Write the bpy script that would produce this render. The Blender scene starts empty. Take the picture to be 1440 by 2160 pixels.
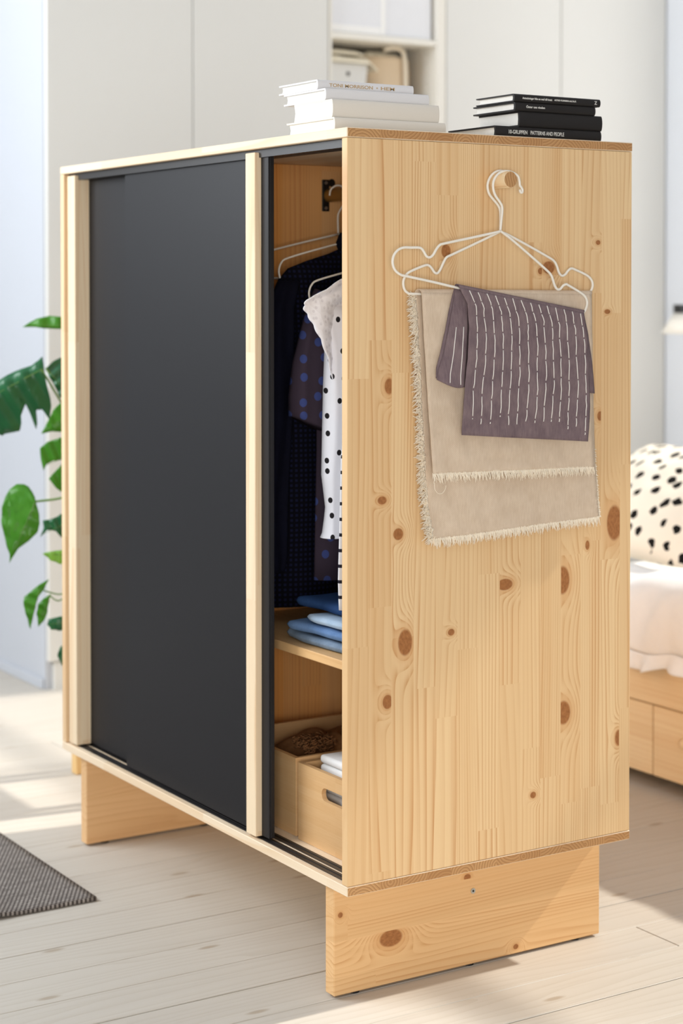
import bpy, bmesh, math, random
from mathutils import Vector, Matrix, noise
from mathutils.geometry import tessellate_polygon
random.seed(7)
SC = bpy.context.scene
COL = SC.collection

# ------------------------------------------------------------------ camera, world, light
cam_d = bpy.data.cameras.new('camera'); cam = bpy.data.objects.new('camera', cam_d); COL.objects.link(cam)
CP = Vector((2.41057, -1.52254, 1.13315)); YAW = 1.010542; PITCH = -0.026004
cam.location = CP; cam.rotation_euler = (math.pi/2 + PITCH, 0, YAW)
cam_d.sensor_width = 36; cam_d.lens = 3884.29/2160*36; cam_d.shift_y = -367.77/2160
cam_d.clip_start = 0.05; cam_d.clip_end = 60
cam_d.dof.use_dof = True; cam_d.dof.focus_distance = 2.95; cam_d.dof.aperture_fstop = 3.6
SC.camera = cam
SC.view_settings.view_transform = 'Standard'; SC.view_settings.look = 'None'
SC.view_settings.gamma = 1.0; SC.view_settings.use_curve_mapping = False
SC.view_settings.exposure = -0.15

wd = bpy.data.worlds.new('daylight'); SC.world = wd; wd.use_nodes = True
bg = wd.node_tree.nodes['Background']; bg.inputs['Color'].default_value = (0.96, 0.98, 1.0, 1); bg.inputs['Strength'].default_value = 0.42

def lamp(name, typ, loc, direction, energy, color, **kw):
    d = bpy.data.lights.new(name, typ); o = bpy.data.objects.new(name, d); COL.objects.link(o)
    o.location = loc; o.rotation_euler = Vector(direction).to_track_quat('-Z', 'Y').to_euler()
    d.energy = energy; d.color = color
    for k, v in kw.items(): setattr(d, k, v)
    return o
lamp('sun', 'SUN', (0.5, 6, 5), (-0.13, -1.0, -0.86), 4.2, (1.0, 0.94, 0.85), angle=math.radians(1.6))
lamp('window_and_added_daylight', 'AREA', (-2.0, -2.1, 2.2), (0.30, 1.0, 0.06), 122, (0.90, 0.95, 1.0), shape='RECTANGLE', size=1.8, size_y=1.6)
lamp('window_and_added_daylight', 'AREA', (3.6, -2.3, 0.95), (-1.0, 0.62, -0.02), 90, (1.0, 0.96, 0.91), shape='RECTANGLE', size=1.7, size_y=1.2)  # added fill aimed into the open wardrobe; no window known on this side
lamp('window_skylight', 'AREA', (-1.35, 3.04, 1.75), (-0.5, -1.0, -0.05), 18, (1.0, 0.98, 0.95), shape='RECTANGLE', size=1.2, size_y=2.2)

# ------------------------------------------------------------------ node helpers
class G:
    def __init__(s, name, rough=0.5, spec=0.5):
        s.m = bpy.data.materials.new(name); s.m.use_nodes = True; s.t = s.m.node_tree
        s.b = s.t.nodes['Principled BSDF']; s.b.inputs['Roughness'].default_value = rough
        s.b.inputs['Specular IOR Level'].default_value = spec
    def n(s, typ, **kw):
        x = s.t.nodes.new(typ)
        for k, v in kw.items(): setattr(x, k, v)
        return x
    def put(s, sock, v):
        if isinstance(v, bpy.types.NodeSocket): s.t.links.new(v, sock)
        elif v is not None:
            try: sock.default_value = v
            except Exception: sock.default_value = (*v, 1) if len(v) == 3 else v
    def M(s, op, a, b=None, c=None, clamp=False):
        x = s.n('ShaderNodeMath', operation=op, use_clamp=clamp)
        s.put(x.inputs[0], a); s.put(x.inputs[1], b); s.put(x.inputs[2], c)
        return x.outputs[0]
    def add(s, a, b): return s.M('ADD', a, b)
    def sub(s, a, b): return s.M('SUBTRACT', a, b)
    def mul(s, a, b): return s.M('MULTIPLY', a, b)
    def obj(s):
        x = s.n('ShaderNodeSeparateXYZ'); s.t.links.new(s.coord(), x.inputs[0]); return x.outputs
    def coord(s): return s.n('ShaderNodeTexCoord').outputs['Object']
    def vec(s, a, b, c):
        x = s.n('ShaderNodeCombineXYZ')
        for i, v in enumerate((a, b, c)): s.put(x.inputs[i], v)
        return x.outputs[0]
    def noise(s, v, scale=1.0, detail=2.0, rough=0.5, col=False):
        x = s.n('ShaderNodeTexNoise'); s.put(x.inputs['Vector'], v)
        x.inputs['Scale'].default_value = scale; x.inputs['Detail'].default_value = detail; x.inputs['Roughness'].default_value = rough
        return x.outputs['Color' if col else 'Fac']
    def white(s, v):
        x = s.n('ShaderNodeTexWhiteNoise', noise_dimensions='3D'); s.put(x.inputs['Vector'], v)
        y = s.n('ShaderNodeSeparateColor'); s.t.links.new(x.outputs['Color'], y.inputs[0]); return y.outputs
    def mix(s, f, a, b, blend='MIX'):
        x = s.n('ShaderNodeMix', data_type='RGBA', blend_type=blend)
        s.put(x.inputs[0], f); s.put(x.inputs[6], a); s.put(x.inputs[7], b); return x.outputs[2]
    def step(s, v, lo, hi):
        x = s.n('ShaderNodeMapRange', interpolation_type='SMOOTHSTEP'); s.put(x.inputs[0], v)
        x.inputs[1].default_value = lo; x.inputs[2].default_value = hi; return x.outputs[0]
    def color(s, c): s.put(s.b.inputs['Base Color'], c); return s
    def bump(s, h, strength=0.2, dist=0.001):
        x = s.n('ShaderNodeBump'); x.inputs['Strength'].default_value = strength; x.inputs['Distance'].default_value = dist
        s.put(x.inputs['Height'], h); s.t.links.new(x.outputs[0], s.b.inputs['Normal'])

def srgb(*c):
    f = lambda v: v/12.92 if v <= 0.04045 else ((v+0.055)/1.055)**2.4
    return tuple(f(v/255) for v in c) + (1.0,)

def plain(name, c, rough=0.5, spec=0.5, metal=0.0, grain=0.0, scale=60):
    g = G(name, rough, spec); g.b.inputs['Metallic'].default_value = metal
    if grain:
        f = g.noise(g.coord(), scale, 3)
        g.color(g.mix(f, tuple(v*(1-grain) for v in c[:3])+(1,), tuple(min(1, v*(1+grain)) for v in c[:3])+(1,)))
        g.bump(f, 0.15, 0.0006)
    else: g.color(c)
    return g.m

def pine(name, grain=2, across=1, stave=0.0427, off=(0, 0, 0), light=srgb(240, 211, 166), dark=srgb(202, 148, 92),
         knots=(), seed=0.0, seglen=0.42, rings=170.0, warp=8.0, rough=0.5, contrast=1.0, randobj=0.0):
    """glued pine staves: growth rings as contour lines of stretched noise, finger joints, knots at given places"""
    g = G(name, rough, 0.35); o = g.obj(); nrm = 3 - grain - across
    gz = g.add(o[grain], off[grain]); a = g.add(o[across], off[across] + 0.0027 + 40*stave); nn = o[nrm]
    sd = seed
    if randobj: sd = g.add(seed, g.mul(g.n('ShaderNodeObjectInfo').outputs['Random'], randobj))
    st = g.M('FLOOR', g.M('DIVIDE', a, stave))
    r1 = g.white(g.vec(st, sd, 3.7))
    seg = g.M('FLOOR', g.M('DIVIDE', g.add(gz, g.mul(r1[0], 9.0)), seglen))
    r2 = g.white(g.vec(st, seg, sd))
    loc = g.sub(a, g.mul(g.add(st, 0.5), stave))
    wn = g.noise(g.vec(g.add(g.mul(loc, 9.0), g.mul(r2[0], 37.0)), g.add(g.mul(gz, 0.75), g.mul(r2[1], 37.0)), g.add(g.mul(nn, 9.0), g.mul(r2[2], 11.0))), 1.0, 1.5, 0.45)
    ring = g.add(g.mul(loc, g.add(45.0, g.mul(r2[2], rings))), g.mul(wn, warp))
    halo = None; core = None; cdist = None
    for (ka, kg, ra, rg) in knots:
        da = g.M('DIVIDE', g.sub(a, ka + 0.0027 + 40*stave), ra); dg = g.M('DIVIDE', g.sub(gz, kg), rg)
        d2 = g.add(g.mul(da, da), g.mul(dg, dg)); d = g.M('SQRT', d2)
        ks = float(math.floor((ka + 0.0027 + 40*stave)/stave))
        same = g.M('COMPARE', st, ks, 0.3)
        inf = g.mul(g.M('POWER', 2.718, g.mul(d2, -0.16)), same)
        ring = g.add(g.mul(ring, g.sub(1.0, inf)), g.mul(inf, g.mul(g.add(d, g.mul(dg, 0.0)), 0.85)))
        c = g.mul(g.sub(1.0, g.step(d, 0.85, 1.12)), same); h = g.mul(g.sub(1.0, g.step(d, 0.9, 2.2)), same)
        core = c if core is None else g.M('MAXIMUM', core, c); halo = h if halo is None else g.M('MAXIMUM', halo, h)
    fr = g.M('FRACT', ring)
    band = g.mul(g.M('POWER', fr, 2.6), g.sub(1.0, g.step(fr, 0.90, 1.0)))
    amp = g.noise(g.vec(g.add(g.mul(a, 85.0), g.mul(r2[0], 31.0)), g.add(g.mul(gz, 0.9), g.mul(r2[1], 19.0)), 3.0), 1.0, 2, 0.5)
    band = g.mul(band, g.add(0.30, g.mul(g.step(amp, 0.38, 0.66), 0.95)))
    tone = g.noise(g.vec(g.add(g.mul(a, 28.0), g.mul(r2[1], 23.0)), g.add(g.mul(gz, 0.6), g.mul(r2[2], 17.0)), 8.0), 1.0, 2, 0.5)
    fib = g.noise(g.vec(g.mul(a, 900.0), g.mul(gz, 9.0), g.mul(nn, 900.0)), 1.0, 2, 0.6)
    c = g.mix(g.mul(g.step(tone, 0.45, 0.75), 0.38*contrast), light, srgb(216, 166, 110))
    c = g.mix(g.mul(band, 1.0*contrast), c, dark)
    c = g.mix(g.mul(r2[0], 0.42*contrast), c, srgb(214, 170, 118))
    c = g.mix(g.mul(r1[1], 0.22*contrast), c, srgb(246, 216, 168))
    c = g.mix(g.mul(g.sub(fib, 0.3), 0.25), c, srgb(196, 146, 92))
    if core is not None:
        c = g.mix(g.mul(halo, 0.34), c, srgb(196, 128, 62))
        kn = g.noise(g.vec(g.mul(a, 260.0), g.mul(gz, 160.0), 2.0), 1.0, 3)
        c = g.mix(core, c, g.mix(kn, srgb(122, 72, 34), srgb(192, 130, 76)))
    g.color(c); g.bump(g.add(g.mul(band, 0.4), fib), 0.10, 0.0005)
    return g.m

def endgrain(name, axis=1, seed=0.0, stave=0.046, off=0.0):
    g = G(name, 0.6, 0.3); o = g.obj(); a = g.add(o[axis], off + 4.0); z = o[2]
    st = g.M('FLOOR', g.M('DIVIDE', a, stave)); r = g.white(g.vec(st, seed, 1.3))
    dx = g.add(g.sub(a, g.mul(g.add(st, 0.5), stave)), g.mul(g.sub(r[0], 0.5), 0.06)); dz = g.add(z, g.sub(g.mul(r[1], 0.07), 0.035))
    d = g.M('SQRT', g.add(g.mul(dx, dx), g.mul(dz, dz)))
    f = g.M('FRACT', g.add(g.mul(d, 190.0), g.noise(g.vec(a, z, st), 40, 2)))
    c = g.mix(g.mul(g.M('POWER', f, 1.6), 0.75), srgb(204, 160, 110), srgb(140, 92, 52))
    c = g.mix(g.mul(r[2], 0.5), c, srgb(164, 114, 68))
    g.color(c); return g.m

# ------------------------------------------------------------------ mesh helpers
def box(bm, x0, x1, y0, y1, z0, z1, bev=0.0, seg=1, mi=0):
    r = bmesh.ops.create_cube(bm, size=1.0); vs = r['verts']
    for v in vs: v.co = Vector((x0+(v.co.x+.5)*(x1-x0), y0+(v.co.y+.5)*(y1-y0), z0+(v.co.z+.5)*(z1-z0)))
    fs = list({f for v in vs for f in v.link_faces})
    for f in fs: f.material_index = mi
    if bev:
        es = list({e for f in fs for e in f.edges})
        bmesh.ops.bevel(bm, geom=es, offset=bev, segments=seg, affect='EDGES', profile=0.5)
def B(*a, **k):
    bm = bmesh.new(); box(bm, *a, **k); return bm
def tube(bm, pts, r, n=8, closed=False, cap=True):
    pts = [Vector(p) for p in pts]; m = len(pts); rings = []; up = None
    for i, p in enumerate(pts):
        if closed: t = pts[(i+1) % m] - pts[i-1]
        else: t = pts[min(i+1, m-1)] - pts[max(i-1, 0)]
        t = t.normalized() if t.length > 1e-9 else Vector((0, 0, 1))
        if up is None: up = Vector((0, 0, 1)) if abs(t.z) < 0.9 else Vector((1, 0, 0))
        u = (up - t*up.dot(t))
        u = u.normalized() if u.length > 1e-6 else t.orthogonal().normalized()
        w = t.cross(u); up = u; rr = r[i] if isinstance(r, (list, tuple)) else r
        rings.append([bm.verts.new(p + (u*math.cos(2*math.pi*k/n) + w*math.sin(2*math.pi*k/n))*rr) for k in range(n)])
    for i in range(m if closed else m-1):
        a, b = rings[i], rings[(i+1) % m]
        for k in range(n): bm.faces.new((a[k], a[(k+1) % n], b[(k+1) % n], b[k]))
    if cap and not closed:
        bm.faces.new(rings[0][::-1]); bm.faces.new(rings[-1])
def smooth_path(pts, sub=5):
    """Catmull-Rom through the points"""
    P = [Vector(p) for p in pts]; out = []
    for i in range(len(P)-1):
        p0, p1, p2, p3 = P[max(i-1, 0)], P[i], P[i+1], P[min(i+2, len(P)-1)]
        for k in range(sub):
            t = k/sub
            out.append(0.5*((2*p1)+(p2-p0)*t+(2*p0-5*p1+4*p2-p3)*t*t+(3*p1-p0-3*p2+p3)*t**3))
    out.append(P[-1]); return out
def grid(bm, fn, nu, nv, mi=0):
    V = [[bm.verts.new(fn(i/nu, j/nv)) for j in range(nv+1)] for i in range(nu+1)]
    for i in range(nu):
        for j in range(nv):
            f = bm.faces.new((V[i][j], V[i+1][j], V[i+1][j+1], V[i][j+1])); f.material_index = mi
    return V
def cyl(bm, c0, c1, r, n=24, r2=None, mi=0):
    k = len(bm.faces); tube(bm, [c0, c1], [r, r if r2 is None else r2], n)
    bm.faces.ensure_lookup_table()
    for f in bm.faces[k:]: f.material_index = mi
def plate(bm, outer, holes, axis, v0, v1, mi=0):
    """flat plate with holes; 2-D outlines on the two axes other than `axis`"""
    def p3(p, v):
        l = list(p); l.insert(axis, v); return Vector(l)
    loops = [outer] + holes; flat = [p for l in loops for p in l]
    tris = tessellate_polygon([[p3(p, 0) for p in l] for l in loops])
    A = [bm.verts.new(p3(p, v0)) for p in flat]; Bv = [bm.verts.new(p3(p, v1)) for p in flat]
    for t in tris:
        for vs in ([A[i] for i in t], [Bv[i] for i in reversed(t)]):
            try: bm.faces.new(vs).material_index = mi
            except ValueError: pass
    s = 0
    for l in loops:
        for i in range(len(l)):
            a, b = s+i, s+(i+1) % len(l)
            bm.faces.new((A[a], A[b], Bv[b], Bv[a])).material_index = mi
        s += len(l)
def lerp_rows(rows, t):
    """piecewise-linear table lookup, rows sorted by first column"""
    if t <= rows[0][0]: return rows[0][1:]
    for a, b in zip(rows, rows[1:]):
        if t <= b[0]:
            k = (t-a[0])/(b[0]-a[0]); return [x+(y-x)*k for x, y in zip(a[1:], b[1:])]
    return rows[-1][1:]

WLOC = {}
def obj(name, bm, mat, parent=None, smooth=False, label=None, kind=None, origin=None, angle=None):
    bmesh.ops.recalc_face_normals(bm, faces=bm.faces)
    me = bpy.data.meshes.new(name)
    xs = [v.co for v in bm.verts]
    lo = Vector((min(v.x for v in xs), min(v.y for v in xs), min(v.z for v in xs)))
    hi = Vector((max(v.x for v in xs), max(v.y for v in xs), max(v.z for v in xs)))
    c = Vector(origin) if origin else (lo+hi)/2
    if parent is None and origin is None: c.z = lo.z
    bmesh.ops.translate(bm, verts=bm.verts, vec=-c)
    bm.to_mesh(me); bm.free()
    for m in (mat if isinstance(mat, (list, tuple)) else [mat]): me.materials.append(m)
    if smooth: me.polygons.foreach_set('use_smooth', [True]*len(me.polygons))
    o = bpy.data.objects.new(name, me); COL.objects.link(o)
    WLOC[o.name] = c.copy()
    o.location = c - (WLOC[parent.name] if parent else Vector())
    o.parent = parent
    if angle is not None:
        me.polygons.foreach_set('use_smooth', [True]*len(me.polygons))
        me.set_sharp_from_angle(angle=math.radians(angle))
    if label: o['label'] = label
    if kind: o['kind'] = kind
    return o
def tag(o, label, cat, group=None):
    o['label'] = label; o['category'] = cat
    if group: o['group'] = group
    return o
def thing(name, loc, label, cat, group=None):
    o = bpy.data.objects.new(name, None); COL.objects.link(o); o.location = loc; o.empty_display_size = 0.05
    WLOC[o.name] = Vector(loc); return tag(o, label, cat, group)
def struct(name, bm, mat, **k): return obj(name, bm, mat, kind='structure', **k)
def solid(o, t, offset=0.0):
    m = o.modifiers.new('thickness', 'SOLIDIFY'); m.thickness = t; m.offset = offset; return o
def subd(o, lv=1):
    m = o.modifiers.new('smooth', 'SUBSURF'); m.levels = lv; m.render_levels = lv; return o
def lettering(txt, size, origin, xdir, ydir, mat, parent, width=None, name='lettering', bold=0.0):
    cu = bpy.data.curves.new(name, 'FONT'); cu.body = txt; cu.size = size; cu.extrude = 0.00012; cu.offset = bold
    t = bpy.data.objects.new(name, cu); COL.objects.link(t)
    me = bpy.data.meshes.new_from_object(t.evaluated_get(bpy.context.evaluated_depsgraph_get()))
    bpy.data.objects.remove(t)
    if width:
        w = max(v.co.x for v in me.vertices) - min(v.co.x for v in me.vertices); s = width/w
        for v in me.vertices: v.co.x *= s
    X = Vector(xdir).normalized(); Y = Vector(ydir).normalized(); Z = X.cross(Y)
    o3 = Vector(origin)
    for v in me.vertices: v.co = X*v.co.x + Y*v.co.y + Z*v.co.z
    me.materials.append(mat); me.name = name
    o = bpy.data.objects.new(name, me); COL.objects.link(o); o.location = o3 - WLOC[parent.name]; o.parent = parent
    return o

# ------------------------------------------------------------------ materials
H0 = 0.18455; TP = 0.0153; H1 = H0 + 1.2; W = 1.102; D = 0.5774; SP = 0.0165
KN = [  # knots of the side panel: (y, z, half width, half height)
 (0.0782,0.9815,.0085,.0125),(0.0652,0.8022,.0085,.0065),(0.0958,0.7469,.0095,.0095),(0.1092,0.5735,.0135,.021),(0.0757,0.4827,.0095,.0115),
 (0.1986,0.5810,.0065,.0055),(0.4301,0.4220,.0150,.0200),(0.5518,0.3640,.0085,.0135),(0.3663,0.2920,.0060,.0055),(0.5400,0.7350,.0165,.0300),
 (0.4275,0.6460,.0150,.0235),(0.1872,1.1950,.0090,.0110),(0.3962,1.1700,.0125,.0105),(0.3790,1.1640,.0055,.0055),(0.5020,1.2130,.0050,.0040),
 (0.5230,1.0960,.0065,.0040),(0.5076,0.9190,.0060,.0080),(0.3066,0.6490,.0160,.0095),(0.4810,0.7010,.0045,.0080),(0.1294,0.9990,.0040,.0070)]
SIDEC = (-SP/2, D/2, (H0+TP+H1-TP)/2)
M_side = pine('pine_side', 2, 1, knots=KN, off=SIDEC, seed=4.0, light=srgb(236,204,157), dark=srgb(196,138,82))
M_pz = pine('pine_upright', 2, 1, seed=11.0, light=srgb(242,218,182), dark=srgb(218,176,130))
M_px = pine('pine_lengthwise', 0, 1, seed=15.0, light=srgb(245,230,206), dark=srgb(228,198,160), contrast=0.7)
M_leg = pine('pine_leg', 1, 2, stave=0.058, seed=22.0, seglen=0.9, light=srgb(234,190,136), dark=srgb(206,146,88), warp=15, rings=110,
             knots=[(0.058,-0.012,.0058,.0070),(0.0400,-0.262,.0045,.0045),(-0.0780,0.090,.0045,.0055),(-0.0150,-0.165,.0140,.0220)])
M_leg2 = pine('pine_far_leg', 1, 2, stave=0.4, seed=23.0, seglen=0.9, light=srgb(228,182,132), dark=srgb(202,146,94), warp=15, rings=60)
M_slat = pine('pine_slat', 2, 1, stave=0.2, seed=31.0, light=srgb(243,224,194), dark=srgb(222,184,140), rings=60, contrast=0.7)
M_end = endgrain('pine_end_grain')
M_in = pine('pine_inside_bounce_tint', 2, 1, seed=41.0, light=srgb(232,162,86), dark=srgb(204,122,54))  # same pine, with orange bounce light inside the wardrobe tinted into the colours
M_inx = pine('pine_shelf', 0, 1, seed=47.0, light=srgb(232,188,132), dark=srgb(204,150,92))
M_door = plain('charcoal_lacquer', srgb(31, 31, 34), 0.45, 0.27)
M_track = plain('black_plastic', srgb(34, 32, 32), 0.4)
M_black = plain('black_metal', srgb(24, 23, 22), 0.35)
M_steel = plain('zinc_steel', srgb(190, 190, 186), 0.3, metal=0.9)
M_brass = plain('dull_bronze_rod', srgb(150, 118, 58), 0.4, metal=0.6)
M_wire = plain('white_powder_coat', srgb(244, 238, 226), 0.4)
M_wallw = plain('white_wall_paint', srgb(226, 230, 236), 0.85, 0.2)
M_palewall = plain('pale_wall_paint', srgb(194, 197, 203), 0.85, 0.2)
M_closet = plain('white_lacquer_front', srgb(223, 222, 217), 0.45, 0.4)
M_closetin = plain('white_foil', srgb(236, 232, 222), 0.5, 0.4)
M_gap = plain('dark_gap', srgb(60, 56, 50), 0.9)
M_paper = plain('book_pages', srgb(244, 241, 234), 0.9, 0.1, grain=0.04, scale=300)
M_wcloth = plain('white_book_cloth', srgb(226, 224, 224), 0.75, 0.2, grain=0.03, scale=900)
M_wcloth2 = plain('cream_book_cloth', srgb(224, 218, 208), 0.75, 0.2, grain=0.03, scale=900)
M_bcloth = plain('black_book_cloth', srgb(34, 31, 30), 0.6, 0.3, grain=0.1, scale=900)
M_gold = plain('gold_print', srgb(190, 160, 116), 0.5)
M_wprint = plain('white_print', srgb(222, 220, 214), 0.6)

# floorboards: whitewashed pine
def floor_mat():
    g = G('whitewashed_boards', 0.55, 0.3); o = g.obj(); rnd = g.n('ShaderNodeObjectInfo').outputs['Random']
    s = g.mul(rnd, 40.0)
    w = g.noise(g.vec(g.add(g.mul(o[0], 7.0), s), g.add(g.mul(o[1], 0.8), s), 0.0), 1, 2)
    f = g.M('FRACT', g.add(g.mul(o[0], 55.0), g.mul(w, 10.0)))
    fib = g.noise(g.vec(g.mul(o[0], 160.0), g.mul(o[1], 4.0), s), 1, 3, 0.6)
    blot = g.noise(g.vec(g.mul(o[0], 9.0), g.mul(o[1], 1.6), s), 1, 3)
    c = g.mix(g.mul(g.M('POWER', f, 3.0), 0.30), srgb(202, 195, 184), srgb(176, 164, 146))
    c = g.mix(g.mul(g.step(blot, 0.45, 0.75), 0.35), c, srgb(186, 177, 166))
    c = g.mix(g.mul(g.step(fib, 0.55, 0.8), 0.25), c, srgb(168, 152, 128))
    v = g.n('ShaderNodeTexVoronoi', voronoi_dimensions='2D'); g.put(v.inputs['Vector'], g.vec(g.add(g.mul(o[0], 7.0), s), g.add(g.mul(o[1], 2.2), s), 0.0)); v.inputs['Scale'].default_value = 1.0
    k = g.sub(1.0, g.step(v.outputs['Distance'], 0.02, 0.06))
    c = g.mix(g.mul(k, 0.55), c, srgb(150, 128, 100))
    c = g.mix(g.mul(g.sub(rnd, 0.5), 0.10), c, srgb(180, 168, 150))
    g.color(c); g.bump(g.add(fib, g.mul(f, 0.3)), 0.18, 0.0008); return g.m
M_floor = floor_mat()
M_sub = plain('dark_subfloor', srgb(88, 72, 54), 0.9)

# ------------------------------------------------------------------ room shell
fl = struct('floor', B(-4.2, 3.0, -3.2, 3.2, -0.04, -0.022), M_sub)
wide = {0: .0030, 3: .0034, 6: .0026, -3: .0024}
x_seam = 0.161; bw = 0.1125
def plank(x0, x1, y0, y1, name='plank'):
    return obj(name, B(x0, x1, y0, y1, -0.0215, 0.0, bev=0.0012), M_floor, fl)
ends = {1: (0.647,), 9: (1.9,), 14: (0.95,), -5: (0.1,), 17: (0.3,)}
for k in range(-22, 36):
    xr = x_seam - k*bw - wide.get(k, 0.0007)/2; xl = x_seam - (k+1)*bw + wide.get(k+1, 0.0007)/2
    cuts = [-3.2] + list(ends.get(k, ())) + [3.2]
    for a, b in zip(cuts, cuts[1:]): plank(xl, xr, a + 0.0008, b - 0.0008)

YB = 2.83
bm = bmesh.new(); box(bm, -3.2, -2.115, YB, YB+0.2, 0, 3.2)
struct('wall_back', bm, M_wallw)
bm = bmesh.new(); box(bm, -2.11, 1.6, YB, YB+0.2, 0, 0.55); box(bm, -2.11, 1.6, YB, YB+0.2, 2.95, 3.2); box(bm, 1.605, 3.0, YB, YB+0.2, 0, 3.2)
struct('wall_window_side', bm, M_wallw)
struct('ceiling', B(-4.2, 3.0, -3.2, 3.2, 3.205, 3.3), M_wallw)
win = struct('window_1', B(-2.11, 1.6, YB+0.01, YB+0.19, 0.552, 0.575, bev=0.003), M_wallw)
for k, xx in enumerate((-2.108, -1.30, 0.80, 1.57)):
    obj('window_frame', B(xx, xx+0.028, YB+0.08, YB+0.13, 0.577, 2.945, bev=0.003), M_wallw, win)
for zz in (0.577, 2.33, 2.91):
    for x0, x1 in ((-2.078, -1.302), (-1.27, 0.798), (0.83, 1.568)):
        obj('window_rail', B(x0, x1, YB+0.085, YB+0.125, zz, zz+0.034, bev=0.003), M_wallw, win)
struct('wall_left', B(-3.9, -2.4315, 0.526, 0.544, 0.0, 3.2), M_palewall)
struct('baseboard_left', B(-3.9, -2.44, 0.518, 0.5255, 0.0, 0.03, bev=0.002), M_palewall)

# ------------------------------------------------------------------ pine sliding-door wardrobe
wr = thing('wardrobe', (-W/2, D/2, 0), 'pine wardrobe with charcoal sliding doors pushed open, standing on two plank legs', 'wardrobe')
bm = B(-W, 0, 0, D, H1-TP, H1, bev=0.0012)
for f in bm.faces:
    if abs(f.normal.x) > 0.9: f.material_index = 1
obj('top_panel', bm, [M_px, M_end], wr)
bm = B(-W, 0, 0, D, H0, H0+TP, bev=0.0012)
for f in bm.faces:
    if abs(f.normal.x) > 0.9: f.material_index = 1
obj('bottom_panel', bm, [M_px, M_end], wr)
zi0, zi1 = H0+TP+0.0006, H1-TP-0.0006
obj('side_panel', B(-SP, 0, 0.0004, D-0.001, zi0, zi1, bev=0.001), M_side, wr)
obj('side_panel', B(-W, -W+SP, 0.0004, D-0.001, zi0, zi1, bev=0.001), M_pz, wr)
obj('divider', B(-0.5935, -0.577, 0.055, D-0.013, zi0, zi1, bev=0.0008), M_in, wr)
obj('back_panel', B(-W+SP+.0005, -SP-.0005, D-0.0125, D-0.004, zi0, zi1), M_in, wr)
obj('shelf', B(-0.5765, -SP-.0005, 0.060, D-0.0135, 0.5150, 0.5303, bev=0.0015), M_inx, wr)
for (x0, y0) in ((-0.0614-0.0265, 0.014), (-W+0.0614, 0.014)):
    lg = obj('leg', B(x0, x0+0.0265, y0, 0.562, 0.0045, H0-0.0003, bev=0.0016), M_leg if x0 > -0.5 else M_leg2, wr)
    for yy in (0.06, 0.288, 0.515):
        bm = bmesh.new(); cyl(bm, (x0+0.0132, yy, 0), (x0+0.0132, yy, 0.0044), 0.009, 12); obj('glide', bm, M_track, lg)
    if x0 > -0.5:
        bm = bmesh.new(); S = [(-0.0614,0.2875,0.1279)][0]
        cyl(bm, (S[0]-0.003, S[1], S[2]), (S[0]+0.0012, S[1], S[2]), 0.0046, 16); cyl(bm, (S[0]+0.0011, S[1], S[2]), (S[0]+0.0015, S[1], S[2]), 0.0020, 6, mi=1)
        obj('screw', bm, [M_steel, M_black], lg, label='zinc screw head')
# tracks: two U channels above and below
for nm, z0, z1 in (('bottom_track', H0+TP, H0+TP+0.0014), ('top_track', H1-TP-0.014, H1-TP-0.0008)):
    for (a, b) in ((0.0115, 0.0272), (0.0328, 0.0487)):
        bm = bmesh.new(); m = (a+b)/2
        box(bm, -W+SP+.001, -SP-.001, a, m-0.0024, z0+.0003, z1); box(bm, -W+SP+.001, -SP-.001, m+0.0024, b, z0+.0003, z1)
        box(bm, -W+SP+.001, -SP-.001, m-0.0024, m+0.0024, z0+.0003, z0+0.0005 if nm[0] == 'b' else z1-0.004)
        obj(nm, bm, M_track, wr)
ZD0, ZD1 = H0+TP+0.0052, H1-TP-0.0062
fd = obj('front_sliding_door', B(-0.8332, -0.2703, 0.0182, 0.0258, ZD0, ZD1, bev=0.0006), M_door, wr)
bm = B(-0.2960, -0.2705, 0.0150, 0.0181, ZD0, ZD1, bev=0.0008)
obj('edge_profile', bm, M_door, fd, label='raised charcoal edge strip')
obj('handle', B(-0.3290, -0.2962, 0.0032, 0.0180, ZD0-0.001, ZD1+0.0012, bev=0.0016, seg=2), M_slat, fd, label='full-height pine handle strip')
bd = obj('rear_sliding_door', B(-1.0745, -0.5200, 0.0362, 0.0440, ZD0, ZD1, bev=0.0006), M_door, wr)
obj('handle', B(-1.0738, -1.0376, 0.0032, 0.0361, ZD0-0.001, ZD1+0.0012, bev=0.0016, seg=2), M_slat, bd, label='deep full-height pine handle strip')
# rod, brackets, dark hole disc
RY, RZ = 0.318, 1.312
bm = bmesh.new()
V = []
for xx in (-0.5745, -SP-0.002):
    V.append([bm.verts.new((xx, RY+0.0085*math.cos(t*math.pi/12), RZ+0.0125*math.sin(t*math.pi/12))) for t in range(24)])
for k in range(24): bm.faces.new((V[0][k], V[0][(k+1) % 24], V[1][(k+1) % 24], V[1][k]))
bm.faces.new(V[0]); bm.faces.new(V[1])
obj('clothes_rail', bm, M_brass, wr, angle=40)
bm = B(-0.5768, -0.5725, RY-0.011, RY+0.004, RZ-0.030, RZ+0.030, bev=0.001); 
br = obj('rail_bracket', bm, M_black, wr)
for dz in (-0.024, 0.024):
    bm = bmesh.new(); cyl(bm, (-0.5726, RY-0.004, RZ+dz), (-0.5712, RY-0.004, RZ+dz), 0.0032, 12); obj('screw', bm, M_steel, br)
bm = bmesh.new(); cyl(bm, (-0.5768, 0.329, 1.3365), (-0.5755, 0.329, 1.3365), 0.0075, 20); obj('dark_hole_disc', bm, M_black, wr)  # flat black disc painted as the shade inside a drilled hole
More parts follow.
